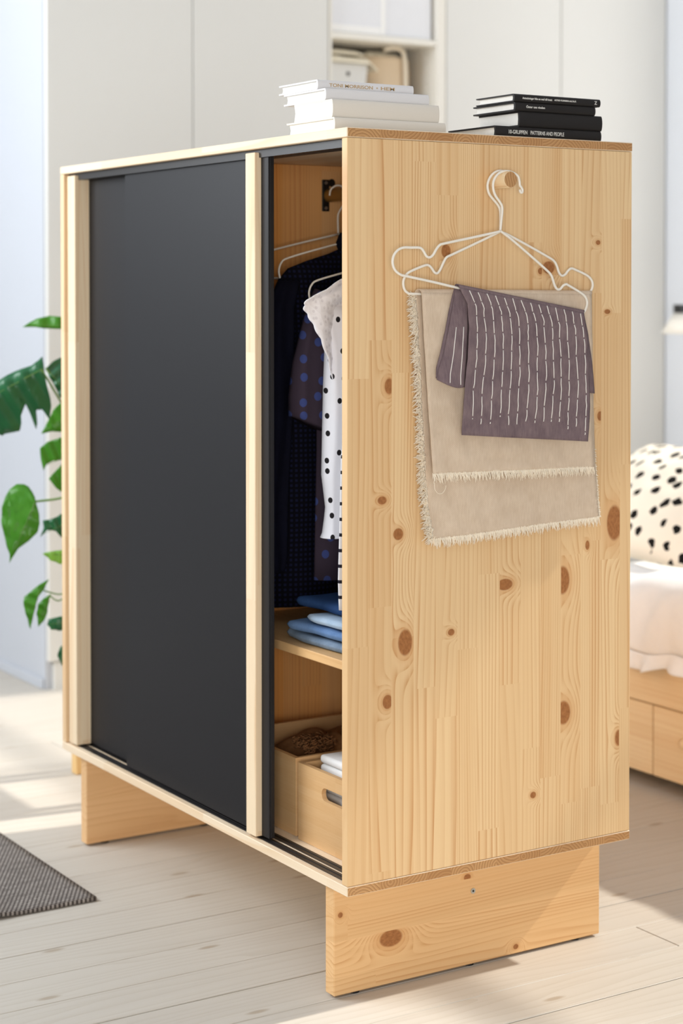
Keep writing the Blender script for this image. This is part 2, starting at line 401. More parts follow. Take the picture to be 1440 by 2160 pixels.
# peg
PY, PZ, PR = 0.2853, 1.3105, 0.0136
bm = bmesh.new(); tube(bm, [(0.0002, PY, PZ), (0.039, PY, PZ), (0.0405, PY, PZ)], [PR, PR, PR-0.0012], 32)
bm.faces.ensure_lookup_table()
for f in bm.faces:
    if len(f.verts) > 8: f.material_index = 1
M_peg = pine('pine_peg', 0, 1, stave=0.3, seed=51, light=srgb(246,222,184), dark=srgb(226,186,140))
M_pegend = endgrain('peg_end_grain', 1, 9.0, 0.2, 0.02)
obj('peg', bm, [M_peg, M_pegend], wr, angle=40)

# ------------------------------------------------------------------ books on the wardrobe
def book(name, xs, xl, y0, y1, z0, z1, cover, label, group, letters=(), hard=True, spine_mat=None, twist=0.0):
    th = z1 - z0; t = thing(name, ((xs+xl)/2, (y0+y1)/2, z0), label, 'book', group)
    bd_ = min(0.0028, th*0.16)
    bm = bmesh.new()   # cover: two boards and a rounded spine in one C section
    prof = [(xl, z0), (xs-0.004, z0)]
    for k in range(1, 8):
        a = -math.pi/2 + math.pi*k/8; prof.append((xs-0.004+0.004*math.cos(a), (z0+z1)/2 + th/2*math.sin(a)*1.0))
    prof += [(xs-0.004, z1), (xl, z1)]
    inner = [(xl, z1-bd_), (xs-0.0055, z1-bd_), (xs-0.0045, (z0+z1)/2), (xs-0.0055, z0+bd_), (xl, z0+bd_)]
    plate(bm, prof + inner, [], 1, y0+0.0002, y1)
    obj('cover', bm, cover, t, angle=50)
    ins = 0.004 if hard else 0.0004
    bm = bmesh.new(); zc = (z0+z1)/2; hh = th/2-bd_-0.0001
    plate(bm, [(xl+ins, zc-hh), (xs-0.0062, zc-hh), (xs-0.0052, zc), (xs-0.0062, zc+hh), (xl+ins, zc+hh), (xl+ins+0.003, zc)], [], 1, y0+ins, y1-ins)
    obj('page_block', bm, M_paper, t)
    for (txt, f0, f1, size, mat) in letters:
        lettering(txt, size, (xs+0.0002, y0+(y1-y0)*f0, zc - size*0.34), (0, 1, 0), (0, 0, 1), mat, t, width=(y1-y0)*(f1-f0), bold=0.00012)
    return t
GW, GB = 'white books stacked on the wardrobe', 'black books stacked on the wardrobe'
zt = H1 + 0.0001
book('book', -0.084, -0.236, 0.030, 0.246, zt, 1.4086, M_wcloth2, 'cream-white hardback at the bottom of the white stack on the wardrobe', GW)
book('book', -0.091, -0.212, 0.0305, 0.238, 1.4087, 1.4378, M_wcloth2, 'thickest off-white book, second from the bottom of the white stack', GW, hard=False)
book('book', -0.112, -0.246, 0.0305, 0.232, 1.4379, 1.4569, M_wcloth, 'pale grey-white blank-spined book just under the top of the white stack', GW)
book('book', -0.136, -0.261, 0.0300, 0.217, 1.4570, 1.4730, M_wcloth, 'topmost white book with gold capitals on its pale spine', GW,
     [('TONI MORRISON', .115, .565, .0075, M_gold), ('\u2022', .60, .615, .008, M_gold), ('HEM', .645, .79, .0075, M_gold)])
book('book', -0.020, -0.155, 0.301, 0.525, zt, 1.4030, M_bcloth, 'black book with white capitals at the bottom of the black stack', GB,
     [('10-GRUPPEN', .112, .283, .0088, M_wprint), ('PATTERNS AND PEOPLE', .318, .635, .0088, M_wprint)])
book('book', -0.020, -0.134, 0.350, 0.527, 1.4031, 1.4288, M_bcloth, 'thickest black book with a bare spine, second from the bottom of the black stack', GB, hard=False)
book('book', -0.020, -0.138, 0.341, 0.512, 1.4289, 1.4439, M_bcloth, 'black book with one short line of white print, next below the topmost black book', GB,
     [('Öster om vinden', .13, .36, .0050, M_wprint)])
book('book', -0.020, -0.127, 0.339, 0.523, 1.4440, 1.4571, M_bcloth, 'topmost black book with a long line of white print on its spine', GB,
     [('Anteckningar från en mol till kvast', .09, .43, .0048, M_wprint), ('ASTRID FLEMBERG-ALCALÁ', .455, .71, .0036, M_wprint), ('Z', .925, .957, .0080, M_wprint)])

# ------------------------------------------------------------------ wire hangers on the peg
def wire(name, paths, r, label, cat, group, loc, extra=()):
    t = thing(name, loc, label, cat, group)
    for nm, pts in paths:
        bm = bmesh.new(); tube(bm, smooth_path(pts, 5), r, 8); obj(nm, bm, M_wire, t, smooth=True)
    return t
GH = 'white wire hangers on the peg'
fh_hook = [(0.03,0.3119,1.2957),(0.03,0.3132,1.2915),(0.03,0.3166,1.291),(0.03,0.3173,1.2953),(0.03,0.3146,1.2995),(0.03,0.3119,1.3026),(0.03,0.3108,1.3095),(0.03,0.3071,1.3179),(0.03,0.2944,1.3233),(0.03,0.2794,1.3239),(0.03,0.2672,1.3187),(0.03,0.2593,1.3084),(0.03,0.258,1.2973),(0.03,0.262,1.2855),(0.03,0.2703,1.2757),(0.03,0.2756,1.2682),(0.03,0.2763,1.2594),(0.03,0.2744,1.2448),(0.03,0.2728,1.2284)]
fh_left = [(0.034,0.2694,1.2271),(0.034,0.2585,1.2248),(0.034,0.2129,1.216),(0.034,0.16,1.2061),(0.034,0.1508,1.2034),(0.034,0.1441,1.1968),(0.034,0.1382,1.1882),(0.034,0.1319,1.184),(0.034,0.1256,1.1855),(0.034,0.1206,1.1922),(0.034,0.1162,1.1973),(0.034,0.1099,1.199),(0.034,0.0956,1.1988),(0.034,0.0826,1.1987),(0.034,0.0715,1.1947),(0.034,0.0636,1.1857),(0.034,0.0617,1.1742),(0.034,0.0663,1.1635),(0.034,0.0771,1.1564),(0.034,0.0926,1.1534),(0.034,0.1395,1.1451),(0.034,0.184,1.1366),(0.034,0.2588,1.1242),(0.034,0.3255,1.112),(0.034,0.3939,1.0998),(0.034,0.4252,1.0942),(0.034,0.4364,1.0925),(0.034,0.4444,1.0974),(0.034,0.449,1.1061),(0.034,0.4493,1.1148),(0.034,0.444,1.1231),(0.034,0.432,1.1302),(0.034,0.411,1.14),(0.034,0.4055,1.1421),(0.034,0.3989,1.1399),(0.034,0.393,1.1345),(0.034,0.3868,1.134),(0.034,0.3813,1.1399),(0.034,0.3764,1.1518),(0.034,0.373,1.1577),(0.034,0.3644,1.1652),(0.034,0.3253,1.1923),(0.034,0.2917,1.2148),(0.034,0.2734,1.2256),(0.034,0.2704,1.2277)]
wire('coat_hanger', [('hook', fh_hook), ('wire_frame', fh_left)], 0.0021,
     'white wire hanger in front, tipped down at the right, carrying the mauve cloth', 'hanger', GH, (0.030, PY, 1.05))
rh_hook = [(0.016,0.3052,1.2993),(0.016,0.3068,1.3101),(0.016,0.3018,1.3193),(0.016,0.2917,1.3245),(0.016,0.2791,1.3252),(0.016,0.2678,1.32),(0.016,0.2599,1.3102),(0.016,0.2573,1.2993),(0.016,0.2606,1.288),(0.016,0.2699,1.2781),(0.016,0.2785,1.2698),(0.016,0.2826,1.2614),(0.016,0.2833,1.2454),(0.016,0.2827,1.2284)]
rh = [(0.018,0.2808,1.2272),(0.018,0.2705,1.2228),(0.018,0.2311,1.2069),(0.018,0.1858,1.189),(0.018,0.1755,1.1847),(0.018,0.1697,1.1773),(0.018,0.1634,1.1658),(0.018,0.1577,1.1595),(0.018,0.1519,1.1605),(0.018,0.1468,1.1667),(0.018,0.1411,1.1714),(0.018,0.1329,1.1713),(0.018,0.1097,1.1634),(0.018,0.0997,1.1582),(0.018,0.0935,1.1499),(0.018,0.0923,1.1417),(0.018,0.0948,1.1334),(0.018,0.101,1.1283),(0.018,0.1129,1.1267),(0.018,0.2052,1.1266),(0.018,0.3379,1.1264),(0.018,0.4417,1.1263),(0.018,0.4636,1.1263),(0.018,0.4714,1.1318),(0.018,0.4749,1.1412),(0.018,0.4713,1.1505),(0.018,0.4613,1.1577),(0.018,0.438,1.1663),(0.018,0.4292,1.1685),(0.018,0.4226,1.1651),(0.018,0.4163,1.1586),(0.018,0.4093,1.1563),(0.018,0.4031,1.1612),(0.018,0.3982,1.1726),(0.018,0.3926,1.1802),(0.018,0.3822,1.1861),(0.018,0.3377,1.2056),(0.018,0.3005,1.2211),(0.018,0.2855,1.2262),(0.018,0.2818,1.2278)]
wire('coat_hanger', [('hook', rh_hook), ('wire_frame', rh)], 0.0021,
     'white wire hanger behind, hanging level, carrying the fringed beige scarf', 'hanger', GH, (0.017, PY, 1.05))

# ------------------------------------------------------------------ cloths on the hangers
def weave(name, c1, c2, scale=900, rough=0.9, mottle=0.12):
    g = G(name, rough, 0.15); o = g.obj()
    w = g.mul(g.M('SINE', g.mul(o[1], scale*2.0)), g.M('SINE', g.mul(o[2], scale*2.0)))
    n1 = g.noise(g.coord(), 30, 4, 0.6); n2 = g.noise(g.vec(g.mul(o[1], 400.0), g.mul(o[2], 60.0), o[0]), 1, 2)
    f = g.add(g.mul(n1, 0.6), g.mul(n2, 0.4))
    g.color(g.mix(g.step(f, 0.22, 0.78), c1, c2)); g.bump(g.add(g.mul(w, 0.5), n2), 0.25, 0.0006)
    return g.m
M_beige = weave('beige_wool', srgb(206,184,160), srgb(224,205,183))
M_fringe = plain('cream_yarn', srgb(246, 234, 214), 0.9, 0.1)
M_mauve = weave('mauve_linen', srgb(104,88,94), srgb(138,120,122))
M_stitch = plain('white_thread', srgb(240, 236, 230), 0.8)

sc = thing('scarf', (0.018, 0.30, 1.128), 'beige fringed scarf folded over the level rear hanger', 'scarf')
bF_l = [(0.0255,0.1222,1.1288),(0.0255,0.1259,1.0819),(0.0255,0.1305,1.0221),(0.0255,0.1352,0.9546),(0.0255,0.1398,0.887),(0.0255,0.1445,0.8417)]
bF_r = [(0.0255,0.4663,1.1262),(0.0255,0.4666,1.0628),(0.0255,0.468,0.9834),(0.0255,0.4693,0.9198),(0.0255,0.4716,0.8641),(0.0255,0.4728,0.8361)]
bB_l = [(0.0095,0.1197,1.1273),(0.0095,0.1252,1.0517),(0.0095,0.1326,0.9539),(0.0095,0.1391,0.8557),(0.0095,0.1466,0.7797),(0.0095,0.1549,0.7345)]
bB_r = [(0.0095,0.4787,1.1245),(0.0095,0.4801,1.0464),(0.0095,0.4826,0.9424),(0.0095,0.4872,0.8381),(0.0095,0.4926,0.7816),(0.0095,0.4969,0.7492)]
def edge_at(E, t):
    f = t*(len(E)-1); i = min(int(f), len(E)-2); k = f-i; return Vector(E[i])*(1-k) + Vector(E[i+1])*k
def sheet(El, Er, amp, seed, kx=9.0, nz=40, ny=50, sag=0.0):
    def fn(u, v):
        p = edge_at(El, u)*(1-v) + edge_at(Er, u)*v
        n1 = noise.noise(Vector((seed, p.y*kx, p.z*3.0))); n2 = noise.noise(Vector((seed+5, p.y*34 + p.z*10, p.z*16))) + 0.5*noise.noise(Vector((seed+9, p.y*70, p.z*60)))
        e = min(1.0, u*4.0)
        p.x += amp*e*(n1 + 0.45*n2); p.z -= sag*math.sin(v*math.pi)*(u)
        return p
    return fn
fB = sheet(bB_l, bB_r, 0.0040, 1.0); fF = sheet(bF_l, bF_r, 0.0042, 8.0)
bm = bmesh.new(); grid(bm, fB, 44, 50)
solid(obj('back_layer', bm, M_beige, sc, smooth=True), 0.0016)
bm = bmesh.new(); grid(bm, fF, 44, 50)
solid(obj('front_layer', bm, M_beige, sc, smooth=True), 0.0018)
bm = bmesh.new()   # fold over the bar
def fold(u, v):
    a = edge_at(bB_l, 0)*(1-v) + edge_at(bB_r, 0)*v; b = edge_at(bF_l, 0)*(1-v) + edge_at(bF_r, 0)*v
    m = (a+b)/2; r = (b.x-a.x)/2; th = math.pi*(1-u)
    return Vector((m.x + r*math.cos(th), a.y+(b.y-a.y)*u, min(a.z, b.z)*(1-u*0)+0 + 0.0065*math.sin(th) - 0.0))
grid(bm, fold, 10, 50); solid(obj('fold', bm, M_beige, sc, smooth=True), 0.0016)
def fringe(name, fn, edge, n, length, direction, parent, jit=0.4, thick=0.0007, clump=True):
    bm = bmesh.new()
    for i in range(n):
        t = (i+random.random()*0.6)/n; p = fn(*edge(t)); d = Vector(direction)*length*random.uniform(0.6, 1.15)
        d += Vector((random.uniform(-.3, .6), random.uniform(-1, 1)*jit, random.uniform(-1, 1)*jit))*length*0.55
        q = p + d*0.5 + Vector((random.uniform(-.2, .5), random.uniform(-.4, .4), random.uniform(-.4, .4)))*length*0.3
        tube(bm, [p - d*0.15, q, p+d], [thick*1.5, thick*1.2, thick*0.5], 4, cap=False)
    return obj(name, bm, M_fringe, parent, kind='stuff', smooth=True)
fringe('bottom_fringe', fB, lambda t: (1.0, t), 420, 0.0125, (0, 0.05, -1), sc)
fringe('front_fringe', fF, lambda t: (1.0, t), 400, 0.0130, (0.05, 0.05, -1), sc)
fringe('side_fringe', fB, lambda t: (t, 0.0), 900, 0.0155, (0.25, -0.75, -0.2), sc, jit=1.0, thick=0.0010)
fringe('right_fringe', fB, lambda t: (0.55+0.45*t, 1.0), 70, 0.004, (0.1, 0.8, -0.3), sc, jit=0.5)
bm = bmesh.new(); tube(bm, smooth_path([(0.0285,0.1451,0.8284),(0.0285,0.1461,0.8178),(0.0285,0.1525,0.8107),(0.0285,0.1607,0.8109),(0.0285,0.1663,0.8174),(0.0285,0.1672,0.8226)], 6), 0.0005, 4); obj('loose_thread', bm, M_fringe, sc)

mv = thing('tea_towel', (0.040, 0.31, 1.12), 'mauve cloth with rows of white running stitch over the tipped front hanger', 'cloth')
mF_l = [(0.044,0.1813,1.137),(0.044,0.1961,1.1115),(0.044,0.1999,1.0739),(0.044,0.1972,1.0213),(0.044,0.1918,0.9613),(0.044,0.1882,0.9027)]
mF_r = [(0.044,0.4349,1.0949),(0.044,0.4411,1.0635),(0.044,0.4453,1.0163),(0.044,0.4476,0.969),(0.044,0.4458,0.9218),(0.044,0.4429,0.8817)]
fM = sheet(mF_l, mF_r, 0.0050, 21.0, kx=16)
bm = bmesh.new(); grid(bm, fM, 44, 50); solid(obj('front_layer', bm, M_mauve, mv, smooth=True), 0.0012)
mB_l = [(0.03,0.1821,1.1371),(0.03,0.1729,1.104),(0.03,0.1638,1.0666),(0.03,0.1556,1.0367),(0.03,0.1474,1.0106),(0.03,0.1466,0.9934)]
mB_r = [(0.03,0.4465,1.0931),(0.03,0.4547,1.063),(0.03,0.4599,1.0353),(0.03,0.4652,1.0075),(0.03,0.4684,0.9797),(0.03,0.4705,0.9598)]
fMB0 = sheet(mB_l, mB_r, 0.0020, 31.0, kx=14)
bm = bmesh.new(); grid(bm, fMB0, 30, 40); solid(obj('back_layer', bm, M_mauve, mv, smooth=True), 0.0012)
mU_l = [(0.034,0.1829,1.1356),(0.034,0.1765,1.104),(0.034,0.1683,1.0666),(0.034,0.1601,1.033),(0.034,0.1501,1.007),(0.034,0.1465,0.9914)]
mU_r = [(0.0385,0.2001,1.1326),(0.0385,0.202,1.1039),(0.0385,0.2021,1.0663),(0.0385,0.2003,1.0286),(0.0385,0.1976,0.9985),(0.0385,0.1967,0.9789)]
bm = bmesh.new()
def ufold(u, v):
    a = edge_at(mU_l, u); b = edge_at(mU_r, u); p = a*(1-v) + b*v
    p.x += 0.010*math.sin(v*math.pi)*u*u - 0.002*(1-v); p.z -= 0.006*math.sin(v*math.pi)*u
    return p
grid(bm, ufold, 24, 14); uf = solid(obj('side_fold', bm, M_mauve, mv, smooth=True), 0.0012)
bm = bmesh.new()
def foldm(u, v):
    a = edge_at(mB_l, 0)*(1-v) + edge_at(mB_r, 0)*v; b = edge_at(mF_l, 0)*(1-v) + edge_at(mF_r, 0)*v
    m = (a+b)/2; r = (b.x-a.x)/2; th = math.pi*(1-u)
    return Vector((m.x + r*math.cos(th), a.y+(b.y-a.y)*u, a.z+(b.z-a.z)*u + 0.005*math.sin(th)))
grid(bm, foldm, 10, 50); solid(obj('fold', bm, M_mauve, mv, smooth=True), 0.0012)
for k in range(14):   # running-stitch rows
    bm = bmesh.new(); v = 0.070 + k*0.0690; u = random.uniform(0.0, 0.02); um = random.uniform(0.86, 0.96)
    while u < um:
        du = random.uniform(0.085, 0.155); e = min(u+du, um); pts = []
        for j in range(5):
            uu = max(0.0, u+(e-u)*j/4); vv = v + 0.006*noise.noise(Vector((k*3.1, uu*6, 0))) + 0.004*noise.noise(Vector((k*5.1, uu*22, 4)))
            p = fM(uu, vv); p.x += 0.0010 + 0.0006*math.sin(math.pi*j/4); pts.append(p)
        tube(bm, pts, 0.00085, 5); u = e + random.uniform(0.008, 0.016)
    obj('stitch_row', bm, M_stitch, mv, smooth=True)
bm = bmesh.new()
for v in (0.35, 0.75):
    tube(bm, [ufold(0.35+0.6*j/8, v) + Vector((0.0009, 0, 0)) for j in range(9)], 0.0008, 5)
obj('stitch_row', bm, M_stitch, mv, smooth=True)

# ------------------------------------------------------------------ inside the wardrobe: hangers and clothes
def fabric(name, c1, c2, scale=25, rough=0.9):
    g = G(name, rough, 0.1); f = g.noise(g.coord(), scale, 4, 0.6); g.color(g.mix(f, c1, c2)); g.bump(g.noise(g.coord(), 700, 2), 0.2, 0.0004); return g
def dotted(name, base, dot, sx, sz, r, jit=0.5):
    """printed dots on a staggered lattice in y and z"""
    g = G(name, 0.9, 0.1); o = g.obj(); v = g.n('ShaderNodeTexVoronoi', voronoi_dimensions='2D'); v.inputs['Randomness'].default_value = jit
    g.put(v.inputs['Vector'], g.vec(g.add(g.mul(o[1], sx), g.mul(o[0], sx*0.6)), g.mul(o[2], sz), 0.0)); v.inputs['Scale'].default_value = 1.0
    k = g.sub(1.0, g.step(v.outputs['Distance'], r, r*1.18)); g.color(g.mix(k, base, dot)); return g.m
M_navy = fabric('navy_cotton', srgb(12,12,22), srgb(22,24,42)).m
def navycheck():
    g = G('navy_check', 0.9, 0.1); o = g.obj()
    f = g.mul(g.M('GREATER_THAN', g.M('SINE', g.mul(o[1], 700.0)), 0.0), g.M('GREATER_THAN', g.M('SINE', g.mul(o[2], 700.0)), 0.0))
    g.color(g.mix(f, srgb(11, 11, 20), srgb(24, 27, 54))); return g.m
M_navyc = navycheck()
M_purdot = dotted('plum_dotted_cotton', srgb(66,56,68), srgb(68,80,136), 29, 29, 0.20)
M_whdot = dotted('white_dotted_cotton', srgb(242,243,250), srgb(40,38,40), 33, 30, 0.135, 0.7)
def lace_mat():
    g = G('white_eyelet_lace', 0.9, 0.1); o = g.obj(); v = g.n('ShaderNodeTexVoronoi', voronoi_dimensions='2D'); v.inputs['Randomness'].default_value = 0.9
    g.put(v.inputs['Vector'], g.vec(g.mul(o[1], 80), g.mul(o[2], 80), 0.0)); v.inputs['Scale'].default_value = 1.0
    k = g.sub(1.0, g.step(v.outputs['Distance'], 0.16, 0.24)); g.color(g.mix(g.mul(k, .32), srgb(244,245,252), srgb(190,188,198)))
    g.bump(v.outputs['Distance'], 0.6, 0.002); return g.m
M_lace = lace_mat()
def stripe_mat():
    g = G('striped_jersey', 0.9, 0.1); o = g.obj(); s = g.M('FRACT', g.M('DIVIDE', g.add(o[2], 10.004), 0.0254))
    g.color(g.mix(g.sub(1.0, g.step(s, 0.20, 0.23)), srgb(222,221,224), srgb(40,38,48))); return g.m
M_stripe = stripe_mat()

def loft(rows, n=56, famp=0.25, fk=6, seed=0.0, tilt=0.0, cap=True):
    bm = bmesh.new(); R = []
    for (z, yl, yr, xc, ht) in rows:
        yc, hw = (yl+yr)/2, (yr-yl)/2; ring = []
        for k in range(n):
            a = 2*math.pi*k/n; y = yc + hw*math.copysign(abs(math.cos(a))**0.8, math.cos(a))
            f = 1 + famp*math.sin(fk*a + seed + 2.0*noise.noise(Vector((seed, z*6, 0)))) + famp*0.8*noise.noise(Vector((y*16, z*4, seed)))
            ring.append(bm.verts.new((xc + ht*math.sin(a)*f, y, z + tilt*(y-yc))))
        R.append(ring)
    for a, b in zip(R, R[1:]):
        for k in range(n): bm.faces.new((a[k], a[(k+1) % n], b[(k+1) % n], b[k]))
    if cap: bm.faces.new(R[0]); bm.faces.new(R[-1])
    return bm
def densify(rows, m=4):
    out = []
    for a, b in zip(rows, rows[1:]):
        for k in range(m): out.append(tuple(x+(y-x)*k/m for x, y in zip(a, b)))
    return out + [rows[-1]]
def garment_rows(lst, xc, yc=RY): return densify([(z, yl, 2*yc-yl, xc, ht) for (z, yl, ht) in lst])
GC = 'clothes on the inside rail'
def inner_hanger(x, w, zc, label, extra=None):
    t = thing('coat_hanger', (x, RY, zc), label, 'hanger', 'white wire hangers on the inside rail')
    hk = [(x, RY-0.019, RZ-0.002), (x, RY-0.0165, RZ+0.009), (x, RY-0.006, RZ+0.0165), (x, RY+0.006, RZ+0.0165), (x, RY+0.017, RZ+0.006), (x, RY+0.016, RZ-0.012), (x, RY+0.002, RZ-0.032), (x, RY-0.001, RZ-0.045), (x, RY, zc+0.002)]
    bm = bmesh.new(); tube(bm, smooth_path(hk, 5), 0.0018, 8); obj('hook', bm, M_wire, t, smooth=True)
    fr = [(x, RY, zc), (x, RY-w*0.5, zc-0.020), (x, RY-w*0.88, zc-0.037), (x, RY-w*0.97, zc-0.046), (x, RY-w, zc-0.062), (x, RY-w*0.97, zc-0.078), (x, RY-w*0.9, zc-0.083),
          (x, RY, zc-0.083), (x, RY+w*0.9, zc-0.083), (x, RY+w*0.97, zc-0.078), (x, RY+w, zc-0.062), (x, RY+w*0.97, zc-0.046), (x, RY+w*0.88, zc-0.037), (x, RY+w*0.5, zc-0.020), (x, RY, zc)]
    bm = bmesh.new(); tube(bm, smooth_path(fr, 4), 0.0018, 8); obj('wire_frame', bm, M_wire, t, smooth=True)
    return t
inner_hanger(-0.535, 0.185, 1.238, 'empty white wire hanger innermost on the wardrobe rail')
inner_hanger(-0.465, 0.17, 1.228, 'white wire hanger holding the long navy shirt')
inner_hanger(-0.335, 0.185, 1.168+0.02, 'white wire hanger whose bend shows above the dotted plum shirt')
inner_hanger(-0.240, 0.17, 1.170, 'white wire hanger inside the white lace blouse')
inner_hanger(-0.120, 0.17, 1.170, 'white wire hanger nearest the open side, holding the striped top')

nv = thing('shirt', (-0.465, RY, 0.56), 'long dark navy checked shirt hanging deepest in the wardrobe', 'shirt', GC)
obj('body', loft(garment_rows([(1.212,.285,.006),(1.200,.255,.012),(1.186,.207,.014),(1.172,.167,.015),(1.152,.147,.016),(1.134,.138,.018),(1.05,.120,.026),(.90,.112,.030),(.72,.106,.032),(.56,.105,.032)], -0.465), seed=1.0), M_navyc, nv, smooth=True)
obj('sleeve', loft(densify([(1.150,.140,.185,-.452,.010),(1.10,.110,.165,-.444,.022),(.95,.096,.160,-.440,.026),(.80,.094,.150,-.440,.026),(.66,.092,.145,-.440,.026),(.63,.094,.140,-.440,.024)]), famp=.15, seed=3.0), M_navy, nv, smooth=True)
cl = loft(densify([(1.208,.275,.365,-.465,.012),(1.218,.270,.370,-.463,.020),(1.238,.280,.360,-.463,.022)]), famp=0.02, cap=False)
solid(obj('collar', cl, M_navy, nv, smooth=True), 0.002)
pp = thing('shirt', (-0.355, RY, 0.62), 'plum shirt with blue dots, sleeve hanging between navy shirt and lace blouse', 'shirt', GC)
obj('body', loft(garment_rows([(1.165,.285,.006),(1.150,.245,.012),(1.135,.20,.014),(1.115,.165,.015),(1.09,.158,.016),(1.0,.165,.022),(.85,.165,.024),(.62,.160,.026)], -0.362), seed=5.0), M_purdot, pp, smooth=True)
obj('sleeve', loft(densify([(1.125,.155,.200,-.352,.010),(1.10,.142,.205,-.348,.020),(1.05,.126,.202,-.345,.026),(.985,.107,.200,-.342,.030),(.927,.099,.196,-.340,.032),(.895,.100,.190,-.340,.032)]), famp=.16, fk=5, seed=7.0, tilt=-0.45), M_purdot, pp, smooth=True)
wb = thing('blouse', (-0.245, RY, 0.71), 'white blouse with black dots and scalloped eyelet lace at the shoulder', 'blouse', GC)
obj('body', loft(garment_rows([(1.150,.29,.006),(1.140,.23,.012),(1.125,.17,.014),(1.108,.130,.016),(1.05,.125,.022),(.90,.128,.026),(.74,.126,.028)], -0.252), seed=9.0), M_whdot, wb, smooth=True)
obj('sleeve', loft(densify([(1.105,.100,.150,-.244,.012),(1.03,.108,.160,-.236,.022),(.97,.1035,.158,-.232,.024),(.90,.1005,.152,-.230,.024),(.82,.0985,.150,-.230,.023),(.785,.1025,.145,-.230,.019),(.765,.1045,.141,-.230,.016),(.745,.1025,.143,-.230,.018),(.722,.0995,.146,-.230,.021),(.714,.0960,.148,-.230,.023)]), famp=.10, fk=5, seed=2.0), M_whdot, wb, smooth=True)
lc = [(-0.215,0.1245,1.1517),(-0.215,0.1057,1.1397),(-0.215,0.0796,1.127),(-0.215,0.0602,1.1183),(-0.215,0.0538,1.1105),(-0.215,0.0547,1.101),(-0.215,0.0621,1.0915),(-0.215,0.0685,1.0788),(-0.215,0.0759,1.0629),(-0.215,0.0842,1.0453),(-0.215,0.0945,1.0214),(-0.215,0.1048,0.9949),(-0.215,0.1141,0.9683),(-0.215,0.1226,0.9425)]
def lacefn(u, v):
    p = edge_at(lc, u); sca = 0.0032*abs(math.sin(u*math.pi*9))
    y1 = p.y + 0.10*(0.35+0.65*math.sin(min(1, u*1.6+.25)*math.pi/2))
    y = (p.y - sca)*(1-v) + y1*v; x = p.x - 0.022*v + 0.006*math.sin(v*9+u*11)*(0.3+u)
    return Vector((x, y, p.z - 0.004*v))
bm = bmesh.new(); grid(bm, lacefn, 80, 18); solid(obj('lace_flounce', bm, M_lace, wb, smooth=True), 0.0012)
stp = thing('striped_top', (-0.120, RY, 0.61), 'grey-white top with narrow black stripes hanging nearest the open side', 'top', GC)
obj('body', loft(garment_rows([(1.150,.29,.006),(1.135,.22,.012),(1.115,.17,.014),(1.09,.135,.016),(1.0,.110,.020),(.92,.070,.022),(.86,.063,.024),(.76,.060,.024),(.66,.057,.024),(.612,.059,.024)], -0.118), seed=12.0, famp=.15), M_stripe, stp, smooth=True)

# folded jeans on the inner shelf
def denim(name, c1, c2):
    g = G(name, 0.9, 0.1); o = g.obj()
    tw = g.M('SINE', g.mul(g.add(o[0], g.add(o[1], o[2])), 2600.0)); n1 = g.noise(g.coord(), 22, 4, 0.65); n2 = g.noise(g.coord(), 420, 2)
    g.color(g.mix(g.add(g.mul(n1, 0.8), g.mul(n2, 0.25)), c1, c2)); g.bump(tw, 0.2, 0.0004); return g.m
DN = [denim('pale_denim', srgb(70,88,112), srgb(158,178,198)), denim('mid_denim', srgb(62,92,140), srgb(128,160,200)), denim('light_denim', srgb(128,156,186), srgb(196,212,226)), denim('dark_denim', srgb(24,44,82), srgb(54,84,128))]
JL = ['pale faded jeans folded at the bottom of the denim pile', 'mid-blue jeans folded second from the bottom of the denim pile', 'light sky-blue jeans folded second from the top of the denim pile', 'dark indigo jeans folded loosely on top of the denim pile']
JS = [(-0.335, 0.082, 0.5306, 0.0195), (-0.305, 0.078, 0.5505, 0.0195), (-0.262, 0.082, 0.5704, 0.0165), (-0.315, 0.098, 0.5873, 0.0205)]
